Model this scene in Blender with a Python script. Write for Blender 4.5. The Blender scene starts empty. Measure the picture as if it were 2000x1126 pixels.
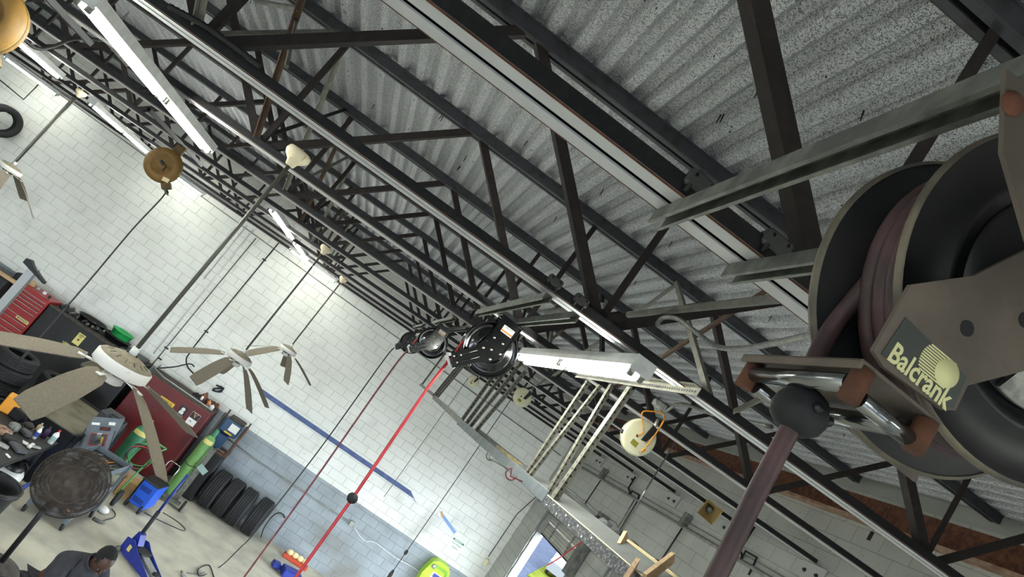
import bpy, math, random
from mathutils import Matrix, Vector
rnd = random.Random(7)
scene = bpy.context.scene
COL = scene.collection
H = 4.8                      # eye height above the shop floor
F = 1281.213                 # focal length in pixels of the 2000 px wide frame
RC = ((0.79105297, -0.21949244, 0.57101513),    # rows: image right, image down, view axis in room axes
      (0.59716622, 0.07447918, -0.79865221),
      (0.13276939, 0.97276715, 0.18999044))
# ---------------------------------------------------------------- camera, world, light, exposure
cd = bpy.data.cameras.new('camera'); cam = bpy.data.objects.new('camera', cd); COL.objects.link(cam)
cd.sensor_width = 36.0; cd.lens = F / 2000 * 36.0; cd.clip_start = 0.02; cd.clip_end = 300
cam.matrix_world = Matrix(((RC[0][0], -RC[1][0], -RC[2][0], 0), (RC[0][1], -RC[1][1], -RC[2][1], 0),
                           (RC[0][2], -RC[1][2], -RC[2][2], H), (0, 0, 0, 1)))
scene.camera = cam
vs = scene.view_settings
vs.view_transform = 'Standard'; vs.look = 'None'; vs.gamma = 1.0; vs.use_curve_mapping = False
vs.exposure = 1.5
scene.cycles.use_denoising = True
scene.cycles.max_bounces = 5; scene.cycles.diffuse_bounces = 3; scene.cycles.glossy_bounces = 2
scene.cycles.use_adaptive_sampling = True; scene.cycles.adaptive_threshold = 0.04
wd = bpy.data.worlds.new('daylight'); scene.world = wd; wd.use_nodes = True
bg = wd.node_tree.nodes['Background']
bg.inputs['Color'].default_value = (0.80, 0.90, 1.0, 1); bg.inputs['Strength'].default_value = 6.0
TUBE_POWER = 34.0             # emission strength of a fluorescent tube
XL, XR, YF, YB = -11.6, 5.68, -7.0, 15.885     # room faces
def portal(x, y0, y1, z0, z1, sx):             # guides sky light through an open bay door
    ld = bpy.data.lights.new('bay_portal', 'AREA'); ld.shape = 'RECTANGLE'; ld.size = y1 - y0; ld.size_y = z1 - z0
    ld.cycles.is_portal = True
    o = bpy.data.objects.new('bay_portal', ld); COL.objects.link(o)
    o.matrix_world = Matrix(((0, 0, -sx, x), (1, 0, 0, (y0 + y1) / 2), (0, 1 if sx < 0 else 1, 0, (z0 + z1) / 2), (0, 0, 0, 1)))
    return o
def portal_y(x0, x1, y, z0, z1):
    ld = bpy.data.lights.new('bay_portal', 'AREA'); ld.shape = 'RECTANGLE'; ld.size = x1 - x0; ld.size_y = z1 - z0; ld.cycles.is_portal = True
    o = bpy.data.objects.new('bay_portal', ld); COL.objects.link(o)
    o.matrix_world = Matrix(((1, 0, 0, (x0 + x1) / 2), (0, 0, -1, y), (0, 1, 0, (z0 + z1) / 2), (0, 0, 0, 1)))
    return o
# ---------------------------------------------------------------- pixel helpers (room points from viewing rays)
def ray(px, py):
    a, b = (px - 1000) / F, (py - 563) / F
    return Vector([RC[0][i] * a + RC[1][i] * b + RC[2][i] for i in range(3)])
CAM = Vector((0, 0, H))
def atY(px, py, y): r = ray(px, py); return CAM + r * (y / r.y)
def atX(px, py, x): r = ray(px, py); return CAM + r * (x / r.x)
def atZ(px, py, z): r = ray(px, py); return CAM + r * ((z - H) / r.z)
# ---------------------------------------------------------------- materials
MATS = {}
def lin(c):
    if isinstance(c, str): c = [int(c[i:i + 2], 16) / 255 for i in (0, 2, 4)]
    return tuple((v / 12.92 if v <= 0.04045 else ((v + 0.055) / 1.055) ** 2.4) for v in c) + (1.0,)
def mat(name, col, rough=0.6, metal=0.0, col2=None, scale=8.0, lo=0.4, hi=0.65, bump=0.0, bscale=None, detail=4.0, coat=0.0, emit=0.0, alpha=1.0, trans=0.0, stretch=None, spec=None):
    if name in MATS: return MATS[name]
    m = bpy.data.materials.new(name); m.use_nodes = True; nt = m.node_tree; b = nt.nodes['Principled BSDF']
    b.inputs['Base Color'].default_value = lin(col); b.inputs['Roughness'].default_value = rough; b.inputs['Metallic'].default_value = metal
    if coat: b.inputs['Coat Weight'].default_value = coat; b.inputs['Coat Roughness'].default_value = 0.08
    if emit: b.inputs['Emission Color'].default_value = lin(col); b.inputs['Emission Strength'].default_value = emit
    if spec is not None: b.inputs['Specular IOR Level'].default_value = spec
    if trans: b.inputs['Transmission Weight'].default_value = trans
    if alpha < 1: b.inputs['Alpha'].default_value = alpha
    if col2 is not None or bump:
        tc = nt.nodes.new('ShaderNodeNewGeometry'); src = tc.outputs['Position']
        if stretch:
            mp = nt.nodes.new('ShaderNodeMapping'); mp.inputs['Scale'].default_value = stretch
            nt.links.new(src, mp.inputs['Vector']); src = mp.outputs['Vector']
        n = nt.nodes.new('ShaderNodeTexNoise'); n.inputs['Scale'].default_value = scale; n.inputs['Detail'].default_value = detail
        nt.links.new(src, n.inputs['Vector'])
        if col2 is not None:
            r = nt.nodes.new('ShaderNodeValToRGB'); r.color_ramp.elements[0].position = lo; r.color_ramp.elements[1].position = hi
            r.color_ramp.elements[0].color = lin(col); r.color_ramp.elements[1].color = lin(col2)
            nt.links.new(n.outputs['Fac'], r.inputs['Fac']); nt.links.new(r.outputs['Color'], b.inputs['Base Color'])
        if bump:
            n2 = n
            if bscale:
                n2 = nt.nodes.new('ShaderNodeTexNoise'); n2.inputs['Scale'].default_value = bscale; n2.inputs['Detail'].default_value = 3
                nt.links.new(src, n2.inputs['Vector'])
            bp = nt.nodes.new('ShaderNodeBump'); bp.inputs['Strength'].default_value = bump; bp.inputs['Distance'].default_value = 0.01
            nt.links.new(n2.outputs['Fac'], bp.inputs['Height']); nt.links.new(bp.outputs['Normal'], b.inputs['Normal'])
    MATS[name] = m
    return m
def wall_mat(name, paint_line, c=('d2d3cb', 'dcddd8', '7f868a', '929a9e')):
    m = bpy.data.materials.new(name); m.use_nodes = True; nt = m.node_tree; N = nt.nodes.new; L = nt.links.new
    b = nt.nodes['Principled BSDF']; b.inputs['Roughness'].default_value = 0.55
    g = N('ShaderNodeNewGeometry'); sx = N('ShaderNodeSeparateXYZ'); L(g.outputs['Position'], sx.inputs['Vector'])
    def noise(s, d=4):
        n = N('ShaderNodeTexNoise'); n.inputs['Scale'].default_value = s; n.inputs['Detail'].default_value = d; L(g.outputs['Position'], n.inputs['Vector']); return n.outputs['Fac']
    def ramp(f, e):
        r = N('ShaderNodeValToRGB'); r.color_ramp.elements[0].position = e[0][0]; r.color_ramp.elements[0].color = e[0][1]
        r.color_ramp.elements[1].position = e[-1][0]; r.color_ramp.elements[1].color = e[-1][1]
        L(f, r.inputs['Fac']); return r.outputs['Color']
    def mix(f, a, c, mode='MIX'):
        x = N('ShaderNodeMix'); x.data_type = 'RGBA'; x.blend_type = mode
        if isinstance(f, float): x.inputs[0].default_value = f
        else: L(f, x.inputs[0])
        L(a, x.inputs[6]); L(c, x.inputs[7]); return x.outputs[2]
    white = ramp(noise(1.3), [(0.35, lin(c[0])), (0.7, lin(c[1]))])
    grey = ramp(noise(2.2), [(0.35, lin(c[2])), (0.7, lin(c[3]))])
    cmp = N('ShaderNodeMath'); cmp.operation = 'LESS_THAN'; L(sx.outputs['Z'], cmp.inputs[0]); cmp.inputs[1].default_value = paint_line
    col = mix(cmp.outputs[0], white, grey)
    # grime: shaped smears, chips and specks
    sm = ramp(noise(0.9, 8), [(0.52, (0, 0, 0, 1)), (0.72, (1, 1, 1, 1))])
    lowz = N('ShaderNodeMapRange'); lowz.inputs['From Min'].default_value = 0.1; lowz.inputs['From Max'].default_value = 4.2
    lowz.inputs['To Min'].default_value = 0.85; lowz.inputs['To Max'].default_value = 0.12; L(sx.outputs['Z'], lowz.inputs['Value'])
    mm = N('ShaderNodeMath'); mm.operation = 'MULTIPLY'; L(sm, mm.inputs[0]); L(lowz.outputs[0], mm.inputs[1])
    dirt = N('ShaderNodeRGB'); dirt.outputs[0].default_value = lin('6f6e66')
    col = mix(mm.outputs[0], col, dirt.outputs[0])
    sp = ramp(noise(34, 1), [(0.73, (0, 0, 0, 1)), (0.755, (1, 1, 1, 1))])
    dark = N('ShaderNodeRGB'); dark.outputs[0].default_value = lin('4a4742')
    col = mix(sp, col, dark.outputs[0])
    L(col, b.inputs['Base Color'])
    bp = N('ShaderNodeBump'); bp.inputs['Strength'].default_value = 0.25; bp.inputs['Distance'].default_value = 0.004
    L(noise(60, 3), bp.inputs['Height']); L(bp.outputs['Normal'], b.inputs['Normal'])
    MATS[name] = m
    return m
def deck_mat():
    m = bpy.data.materials.new('galvanised_deck'); m.use_nodes = True; nt = m.node_tree; N = nt.nodes.new; L = nt.links.new
    b = nt.nodes['Principled BSDF']; b.inputs['Roughness'].default_value = 0.5; b.inputs['Metallic'].default_value = 0.25
    g = N('ShaderNodeNewGeometry')
    v = N('ShaderNodeTexVoronoi'); v.inputs['Scale'].default_value = 260; L(g.outputs['Position'], v.inputs['Vector'])
    n = N('ShaderNodeTexNoise'); n.inputs['Scale'].default_value = 60; n.inputs['Detail'].default_value = 4; L(g.outputs['Position'], n.inputs['Vector'])
    a = N('ShaderNodeMath'); a.operation = 'ADD'; sv = N('ShaderNodeSeparateColor'); L(v.outputs['Color'], sv.inputs[0]); L(sv.outputs[0], a.inputs[0]); L(n.outputs['Fac'], a.inputs[1])
    r = N('ShaderNodeValToRGB'); r.color_ramp.elements[0].position = 0.7; r.color_ramp.elements[1].position = 1.25
    r.color_ramp.elements[0].color = lin('66686b'); r.color_ramp.elements[1].color = lin('c4c6c9')
    h = N('ShaderNodeMath'); h.operation = 'MULTIPLY'; h.inputs[1].default_value = 1.0; L(a.outputs[0], h.inputs[0])
    L(h.outputs[0], r.inputs['Fac'])
    big = N('ShaderNodeTexNoise'); big.inputs['Scale'].default_value = 0.8; L(g.outputs['Position'], big.inputs['Vector'])
    x = N('ShaderNodeMix'); x.data_type = 'RGBA'; x.blend_type = 'MULTIPLY'; x.inputs[0].default_value = 0.35
    rb = N('ShaderNodeValToRGB'); rb.color_ramp.elements[0].position = 0.3; rb.color_ramp.elements[0].color = (0.6, 0.6, 0.58, 1); rb.color_ramp.elements[1].position = 0.6
    L(big.outputs['Fac'], rb.inputs['Fac']); L(r.outputs['Color'], x.inputs[6]); L(rb.outputs['Color'], x.inputs[7]); L(x.outputs[2], b.inputs['Base Color'])
    MATS['deck'] = m
    return m
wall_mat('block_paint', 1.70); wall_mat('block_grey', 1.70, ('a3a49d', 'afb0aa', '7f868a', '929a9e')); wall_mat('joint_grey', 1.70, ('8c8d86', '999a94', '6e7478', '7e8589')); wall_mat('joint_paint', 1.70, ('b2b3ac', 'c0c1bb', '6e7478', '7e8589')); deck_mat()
mat('mortar', 'a9aaa4', 0.9, col2='c9cac4', scale=3)
mat('mortar_grey', '6d7478', 0.9)
mat('concrete', '9d998d', 0.75, col2='bdb8a5', scale=2.2, lo=0.32, hi=0.62, detail=10, bump=0.15, bscale=40)
mat('black_steel', '121214', 0.55, 0.2, col2='231f1d', scale=30, lo=0.5, hi=0.75)
mat('chord_paint', 'b9bbbd', 0.6, col2='c2c4c6', scale=6)
mat('grey_chord', '3d3e43', 0.5, 0.2, col2='302d2c', scale=14, lo=0.5, hi=0.7)
mat('primer_brown', '1f1815', 0.75, col2='2d231e', scale=25, lo=0.45, hi=0.7)
mat('galv', '8f908c', 0.45, 0.6, col2='a9aaa5', scale=40)
mat('galv_dirty', '5f615b', 0.55, 0.35, col2='7d7f78', scale=18)
mat('conduit', '74746e', 0.5, 0.4, col2='8e8c84', scale=10)
mat('rust', '4d2c1e', 0.85, col2='6f4530', scale=18)
mat('rust_pale', '7d5e4c', 0.8, col2='a08674', scale=9)
mat('white_enamel', 'd6d7d4', 0.4, col2='c5c6c2', scale=12)
mat('tube_glow', 'fbfff6', 0.3, emit=TUBE_POWER)
mat('black_plastic', '0d0d0f', 0.45)
mat('black_rubber', '131416', 0.75, col2='1d1e20', scale=20)
mat('dark_cable', '171717', 0.6)
mat('grey_cable', '55554f', 0.6)
# ---------------------------------------------------------------- mesh building
WORLD = {}
def mw(o): return WORLD.get(o.name, Matrix.Identity(4))
def tag(o, label=None, cat=None, group=None, kind=None):
    if label: o['label'] = label
    if cat: o['category'] = cat
    if group: o['group'] = group
    if kind: o['kind'] = kind
    return o
def thing(name, label, cat, loc=(0, 0, 0), rot=None, group=None, kind=None):
    o = bpy.data.objects.new(name, None); COL.objects.link(o); o.empty_display_size = 0.1
    m = Matrix.Translation(loc) @ (rot.to_4x4() if rot is not None else Matrix.Identity(4))
    o.matrix_world = m; WORLD[o.name] = m
    return tag(o, label, cat, group, kind)
def frame(z, x=None):       # rotation whose Z axis is z
    z = Vector(z).normalized()
    x = Vector(x) if x is not None else (Vector((1, 0, 0)) if abs(z.x) < 0.9 else Vector((0, 1, 0)))
    y = z.cross(x).normalized(); x = y.cross(z)
    return Matrix((x, y, z)).transposed()
class MB:
    def __init__(s): s.v = []; s.f = []; s.m = []; s.sm = []
    def add(s, vs_, fs, mi=0, M=None, smooth=False):
        n = len(s.v)
        s.v += [(M @ Vector(p) if M is not None else Vector(p)) for p in vs_]
        s.f += [tuple(i + n for i in f) for f in fs]; s.m += [mi] * len(fs); s.sm += [smooth] * len(fs)
        return s
    def box(s, c, size, R=None, mi=0, bev=0.0):
        x, y, z = (d / 2 for d in size); c = Vector(c)
        M = Matrix.Translation(c) @ (R.to_4x4() if R is not None else Matrix.Identity(4))
        if bev <= 0:
            return s.add([(i * x, j * y, k * z) for i in (-1, 1) for j in (-1, 1) for k in (-1, 1)],
                         [(0, 1, 3, 2), (4, 6, 7, 5), (0, 4, 5, 1), (2, 3, 7, 6), (0, 2, 6, 4), (1, 5, 7, 3)], mi, M)
        b = min(bev, x * .9, y * .9, z * .9)
        V = []; idx = {}
        for i in (-1, 1):
            for j in (-1, 1):
                for k in (-1, 1):
                    for ax in range(3):
                        p = [i * (x - b), j * (y - b), k * (z - b)]; p[ax] = (i * x, j * y, k * z)[ax]
                        idx[i, j, k, ax] = len(V); V.append(p)
        Fc = []
        for ax in range(3):
            o1, o2 = [a for a in range(3) if a != ax]
            for sg in (-1, 1):
                def key(a, b_):
                    t = [0, 0, 0]; t[ax] = sg; t[o1] = a; t[o2] = b_; return idx[t[0], t[1], t[2], ax]
                q = [key(-1, -1), key(1, -1), key(1, 1), key(-1, 1)]
                if (sg > 0) != (ax != 1): q.reverse()
                Fc.append(tuple(q))
            for a in (-1, 1):
                for b_ in (-1, 1):
                    def k2(e, axx):
                        t = [0, 0, 0]; t[ax] = e; t[o1] = a; t[o2] = b_; return idx[t[0], t[1], t[2], axx]
                    Fc.append((k2(-1, o1), k2(1, o1), k2(1, o2), k2(-1, o2)))
        for i in (-1, 1):
            for j in (-1, 1):
                for k in (-1, 1): Fc.append(tuple(idx[i, j, k, a] for a in range(3)))
        return s.add(V, Fc, mi, M)
    def tube(s, p0, p1, r, n=10, r1=None, mi=0, cap=True, smooth=True):
        return s.path([p0, p1], [r, r if r1 is None else r1], n, mi, cap, smooth)
    def path(s, pts, r, n=8, mi=0, cap=True, smooth=True, closed=False):
        pts = [Vector(p) for p in pts]; k = len(pts)
        rs = r if isinstance(r, (list, tuple)) else [r] * k
        V = []; t0 = None; X = None
        for i, p in enumerate(pts):
            a = pts[(i - 1) % k] if (i or closed) else p; b = pts[(i + 1) % k] if (i < k - 1 or closed) else p
            t = (b - a)
            if t.length < 1e-9: t = t0 or Vector((0, 0, 1))
            t = t.normalized()
            if X is None:
                X = Vector((1, 0, 0)) if abs(t.x) < .9 else Vector((0, 1, 0))
            X = (X - t * X.dot(t))
            X = X.normalized() if X.length > 1e-6 else t.orthogonal().normalized()
            Y = t.cross(X); t0 = t
            for j in range(n):
                an = 2 * math.pi * j / n
                V.append(p + (X * math.cos(an) + Y * math.sin(an)) * rs[i])
        Fc = []
        for i in range(k if closed else k - 1):
            for j in range(n):
                i2 = (i + 1) % k
                Fc.append((i * n + j, i * n + (j + 1) % n, i2 * n + (j + 1) % n, i2 * n + j))
        s.add(V, Fc, mi, None, smooth)
        if cap and not closed:
            m0 = len(s.v) - len(V)
            s.f += [tuple(m0 + j for j in range(n))[::-1], tuple(m0 + (k - 1) * n + j for j in range(n))]; s.m += [mi] * 2; s.sm += [False] * 2
        return s
    def lathe(s, prof, n=32, M=None, mi=0, smooth=True, arc=None):    # profile (radius, height) about local Z
        V = []; full = arc is None; a0, a1 = arc or (0, 2 * math.pi); cnt = n if full else n + 1
        for r, h in prof:
            for j in range(cnt):
                an = a0 + (a1 - a0) * j / n
                V.append((r * math.cos(an), r * math.sin(an), h))
        Fc = []
        for i in range(len(prof) - 1):
            for j in range(n):
                j2 = (j + 1) % cnt
                q = (i * cnt + j, i * cnt + j2, (i + 1) * cnt + j2, (i + 1) * cnt + j)
                Fc.append(q)
        return s.add(V, Fc, mi, M, smooth)
    def prism(s, out, depth, M=None, mi=0):      # 2D outline (x, y) extruded along local Z, centred
        n = len(out); V = [(x, y, -depth / 2) for x, y in out] + [(x, y, depth / 2) for x, y in out]
        Fc = [tuple(range(n))[::-1], tuple(range(n, 2 * n))] + [(i, (i + 1) % n, n + (i + 1) % n, n + i) for i in range(n)]
        return s.add(V, Fc, mi, M)
    def bar(s, p0, p1, prof, up=(0, 0, 1), mi=0):    # closed 2D profile (u sideways, v along up) swept from p0 to p1
        p0, p1 = Vector(p0), Vector(p1); t = (p1 - p0).normalized(); up = Vector(up)
        u = t.cross(up).normalized(); v = u.cross(t)
        n = len(prof); V = [p + u * a + v * b for p in (p0, p1) for a, b in prof]
        Fc = [(i, (i + 1) % n, n + (i + 1) % n, n + i) for i in range(n)] + [tuple(range(n))[::-1], tuple(range(n, 2 * n))]
        return s.add(V, Fc, mi)
    def ball(s, c, r, n=12, mi=0, sc=(1, 1, 1), R=None):
        k = n // 2
        prof = [(r * math.sin(math.pi * i / k), -r * math.cos(math.pi * i / k)) for i in range(k + 1)]
        M = Matrix.Translation(c) @ (R.to_4x4() if R is not None else Matrix.Identity(4)) @ Matrix.Diagonal((*sc, 1))
        return s.lathe(prof, n, M, mi)
    def mesh(s, name, mats, inv=None):
        me = bpy.data.meshes.new(name)
        vs_ = [inv @ v for v in s.v] if inv is not None else s.v
        me.from_pydata([tuple(v) for v in vs_], [], s.f)
        for m in (mats if isinstance(mats, (list, tuple)) else [mats]): me.materials.append(MATS[m] if isinstance(m, str) else m)
        me.polygons.foreach_set('material_index', s.m); me.polygons.foreach_set('use_smooth', s.sm)
        me.update(); return me
    def build(s, name, mats, parent=None, local=False, label=None, cat=None, group=None, kind=None):
        """vertices are room coordinates unless local (then already in the parent's own axes)"""
        inv = None
        if parent is not None and not local: inv = mw(parent).inverted()
        me = s.mesh(name, mats, inv)
        o = bpy.data.objects.new(name, me); COL.objects.link(o)
        if parent is not None: o.parent = parent; WORLD[o.name] = mw(parent).copy()
        return tag(o, label, cat, group, kind)
def one(name, mb, mats, label, cat, loc=None, group=None, kind=None):   # a thing that is a single mesh, origin at loc
    loc = Vector(loc) if loc is not None else sum(mb.v, Vector()) / len(mb.v)
    me = mb.mesh(name, mats, Matrix.Translation(-loc)); o = bpy.data.objects.new(name, me); COL.objects.link(o); o.location = loc
    WORLD[o.name] = Matrix.Translation(loc)
    return tag(o, label, cat, group, kind)
def inst(name, me, parent=None, M=None):
    o = bpy.data.objects.new(name, me); COL.objects.link(o)
    if parent is not None: o.parent = parent
    if M is not None: o.matrix_local = M
    return o
def copy_tree(o, parent=None):
    c = o.copy(); COL.objects.link(c); c.parent = parent
    for ch in [k for k in bpy.data.objects if k.parent == o]: copy_tree(ch, c)
    return c
def clone(o, M, label=None, group=None):
    c = copy_tree(o); c.matrix_world = M; WORLD[c.name] = M
    if label: c['label'] = label
    if group: c['group'] = group
    return c
def rect(w, h, x=0, y=0): return [(x - w / 2, y - h / 2), (x + w / 2, y - h / 2), (x + w / 2, y + h / 2), (x - w / 2, y + h / 2)]
def ell(w, h, t): return [(0, 0), (w, 0), (w, t), (t, t), (t, h), (0, h)]      # L profile
def chan(w, h, t, lip=0.0):       # C profile open upward (v+)
    p = [(-w / 2, 0), (w / 2, 0), (w / 2, h)]
    if lip: p += [(w / 2 - lip, h), (w / 2 - lip, h - t), (w / 2 - t, h - t)]
    else: p += [(w / 2 - t, h)]
    p += [(w / 2 - t, t), (-w / 2 + t, t)]
    if lip: p += [(-w / 2 + t, h - t), (-w / 2 + lip, h - t), (-w / 2 + lip, h)]
    else: p += [(-w / 2 + t, h)]
    return p + [(-w / 2, h)]
def catmull(pts, n=8):
    P = [Vector(p) for p in pts]; P = [P[0] * 2 - P[1]] + P + [P[-1] * 2 - P[-2]]; out = []
    for i in range(1, len(P) - 2):
        for k in range(n):
            t = k / n; a, b, c, d = P[i - 1:i + 3]
            out.append(0.5 * ((2 * b) + (c - a) * t + (2 * a - 5 * b + 4 * c - d) * t * t + (3 * b - a - 3 * c + d) * t ** 3))
    return out + [P[-2]]
def text(body, size, M, matname, parent=None, name='lettering', bold=True, label=None, extr=0.0006, shear=0.0, sx=1.0):
    cu = bpy.data.curves.new(name, 'FONT'); cu.body = body; cu.size = size; cu.align_x = 'CENTER'; cu.align_y = 'CENTER'; cu.extrude = extr
    cu.offset = size * 0.02 if bold else 0; cu.shear = shear; cu.resolution_u = 3
    cu.materials.append(MATS[matname])
    o = bpy.data.objects.new(name, cu); COL.objects.link(o)
    M = M @ Matrix.Diagonal((sx, 1, 1, 1))
    bpy.context.view_layer.update()
    me = bpy.data.meshes.new_from_object(o.evaluated_get(bpy.context.evaluated_depsgraph_get())); bpy.data.objects.remove(o); bpy.data.curves.remove(cu)
    o = bpy.data.objects.new(name, me); COL.objects.link(o)
    if parent is not None:
        o.parent = parent; o.matrix_local = mw(parent).inverted() @ M
    else: o.matrix_world = M
    if label: o['label'] = label
    return o
# ================================================================ ROOM SHELL
SL = 0.03                                  # the roof climbs 3 cm a metre towards the door wall
def zc(z, x): return z + SL * x
fl = one('floor', MB().add([(XL - .2, YF - .2, 0), (XR + .2, YF - .2, 0), (XR + .2, YB + .2, 0), (XL - .2, YB + .2, 0)], [(0, 1, 2, 3)]), 'concrete', 'stained bare concrete shop floor', None, (0, 0, 0), kind='structure')
BL, BH = 0.4064, 0.2032
def block_mesh(name, w, mn_):
    t = .004; V = [(0, 0, 0), (w, 0, 0), (w, 0, BH - .008), (0, 0, BH - .008)]
    V += [(t, -.006, t), (w - t, -.006, t), (w - t, -.006, BH - .008 - t), (t, -.006, BH - .008 - t)]
    me = bpy.data.meshes.new(name); me.from_pydata(V, [], [(4, 5, 6, 7), (0, 1, 5, 4), (1, 2, 6, 5), (2, 3, 7, 6), (3, 0, 4, 7)])
    me.materials.append(MATS[mn_]); me.update(); return me
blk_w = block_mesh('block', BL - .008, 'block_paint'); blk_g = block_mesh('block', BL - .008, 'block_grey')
def block_wall(parent, M, u0, u1, z1, holes, inside, blk, fieldm, nmax=300):
    """running bond of painted blocks on a wall face; M maps (u along wall, depth, z) to the room"""
    cells = []
    for row in range(int(z1 / BH) + 1):
        z = row * BH; u = u0 - (BL / 2 if row % 2 else 0)
        while u < u1:
            c = M @ Vector((u + BL / 2, 0, z + BH / 2))
            a_, b_ = max(u, u0), min(u + BL, u1)
            if (b_ - a_ > BL * .98 or b_ - a_ > .05) and not any(a - .001 < u + BL / 2 < b + .001 and z + BH / 2 < t for a, b, t in holes):
                d = c - CAM; zz = sum(RC[2][i] * d[i] for i in range(3)); px = py = -1
                if zz > .5: px = 1000 + F * sum(RC[0][i] * d[i] for i in range(3)) / zz; py = 563 + F * sum(RC[1][i] * d[i] for i in range(3)) / zz
                cells.append((0 if inside(px, py) and b_ - a_ > BL * .98 else 1, d.length, a_, z, (b_ - a_) / BL))
            u += BL
    cells.sort()
    rest = MB()
    for i, (_, _, u, z, fr) in enumerate(cells):
        T = M @ Matrix.Translation((u + rnd.uniform(-.001, .001), rnd.uniform(0, .004), z))
        if i < nmax: inst('block', blk, parent, mw(parent).inverted() @ T)
        else: rest.add([(v.co.x * fr, v.co.y, v.co.z) for v in blk.vertices], [tuple(p.vertices) for p in blk.polygons], 0, T)
    rest.build('block_field', fieldm, parent, kind='stuff')
# back wall, facing the camera
wb = one('wall_back', MB().box(((XL + XR) / 2, YB + .1, 3.5), (XR - XL + .4, .2, 7.0)), 'joint_paint', 'painted block wall, white above a grey dado, behind the tanks and tyres', None, (0, YB, 0), kind='structure')
block_wall(wb, Matrix.Translation((0, YB, 0)), XL, XR, 6.5, [], lambda x, y: 0 < x < 1120 and 0 < y < 1126, blk_w, 'block_paint')
# door wall on the right with open bay doors
DOORS = [(12.15, 14.72), (7.3, 10.9)]; DZ = 4.22
mbw = MB(); y = YB + .2
for a, b in DOORS:
    mbw.box((XR + .1, (b + y) / 2, 3.5), (.2, y - b, 7.0)); mbw.box((XR + .1, (a + b) / 2, (DZ + 7) / 2), (.2, b - a, 7 - DZ)); y = a
mbw.box((XR + .1, (y + YF) / 2, 3.5), (.2, y - YF, 7.0))
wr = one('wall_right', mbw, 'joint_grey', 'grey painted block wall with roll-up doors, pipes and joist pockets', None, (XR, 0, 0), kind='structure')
MR = Matrix(((0, 1, 0, XR), (-1, 0, 0, YB), (0, 0, 1, 0), (0, 0, 0, 1)))
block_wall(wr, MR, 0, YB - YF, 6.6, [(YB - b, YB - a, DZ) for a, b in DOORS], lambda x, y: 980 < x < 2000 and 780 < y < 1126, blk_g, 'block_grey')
one('wall_left', MB().box((XL - .1, (YF + YB) / 2, 3.5), (.2, YB - YF + .4, 7)), 'block_paint', 'far left block wall of the shop outside the picture', None, (XL, 0, 0), kind='structure')
FD = [(-10.8, -6.8), (-5.6, -1.6), (-.4, 3.6)]; mbf = MB(); x = XL - .2
for a, b in FD:
    mbf.box(((x + a) / 2, YF - .1, 3.5), (a - x, .2, 7)); mbf.box(((a + b) / 2, YF - .1, (DZ + 7) / 2), (b - a, .2, 7 - DZ)); x = b
mbf.box(((x + XR + .2) / 2, YF - .1, 3.5), (XR + .2 - x, .2, 7))
one('wall_front', mbf, 'block_paint', 'block wall with open bay doors behind the camera', None, (0, YF, 0), kind='structure')
for a, b in FD: portal_y(a, b, YF - .15, 0, DZ)
for a, b in DOORS: portal(XR + .15, a, b, 0, 3.57, 1)
# ---- ribbed steel roof deck, sheet by sheet
PITCH = 0.169; SHEET = PITCH * 6
DECKZ = 6.672
ce = thing('ceiling', 'ribbed galvanised steel roof deck over the joists', None, (0, 0, DECKZ), kind='structure')
prof = []
for k in range(6):
    x = k * PITCH
    prof += [(x, .052), (x + .036, .052), (x + .040, .050), (x + .064, .006), (x + .070, .001), (x + .076, 0), (x + .116, 0), (x + .122, .001), (x + .128, .006), (x + .152, .050), (x + .156, .052)]
prof += [(SHEET + .004, .052)]
NS = int((XR + .2 - XL) / SHEET) + 1
sy0, sy1 = YF - .1, YB + .15
V = []
for yy in (sy0, sy1): V += [(x, yy, z) for x, z in prof]
n = len(prof); me = bpy.data.meshes.new('deck_sheet'); me.from_pydata(V, [], [(i, n + i, n + i + 1, i + 1) for i in range(n - 1)])
me.materials.append(MATS['deck']); me.update()
for k in range(NS):
    x = XR + .12 - (k + 1) * SHEET
    o = inst('deck_sheet', me, ce); o.location = (x, 0, zc(0, x)); o.rotation_euler = (0, -math.atan(SL), 0)
# solid roof skin above the sheets
roof = MB(); roof.add([(XL - .3, YF - .3, zc(6.80, XL)), (XR + .3, YF - .3, zc(6.80, XR)), (XR + .3, YB + .3, zc(6.80, XR)), (XL - .3, YB + .3, zc(6.80, XL))], [(0, 1, 2, 3)])
roof.build('roof_board', 'mortar_grey', ce)
# roofing screws poking through the deck
sc_me = MB().path([(0, 0, 0), (.004, -.006, -.055)], [.0042, .003], 5).mesh('roof_screw', ['black_steel'])
for k in range(190):
    yy = rnd.choice([2.2, 2.55, 2.9, 3.8, 4.2, 4.7, 5.5, 5.9, 6.3, 7.2, 7.8, 1.2]) + rnd.uniform(-.1, .1); x = -4.0 + .338 * rnd.randint(0, 26) + rnd.choice([.02, .09, .10]) + rnd.uniform(-.01, .01)
    if x > 5.4: continue
    o = inst('roof_screw', sc_me, ce); o.location = (x, yy, zc(.045, x)); o.rotation_euler = (rnd.uniform(-.1, .1), rnd.uniform(-.1, .1), 0)
# pinkish sill board on the wall head and black closure flaps
tb = MB().box(((XL + XR) / 2 - .2, YB - .03, 6.50), (XR - XL - .5, .05, .16), Matrix.Rotation(-SL, 3, 'Y'))
mat('sill_pink', '9a827a', 0.8, col2='b59d94', scale=3)
one('trim_1', tb, 'sill_pink', 'faded pink sill board along the head of the back wall', None, kind='structure')
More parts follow.
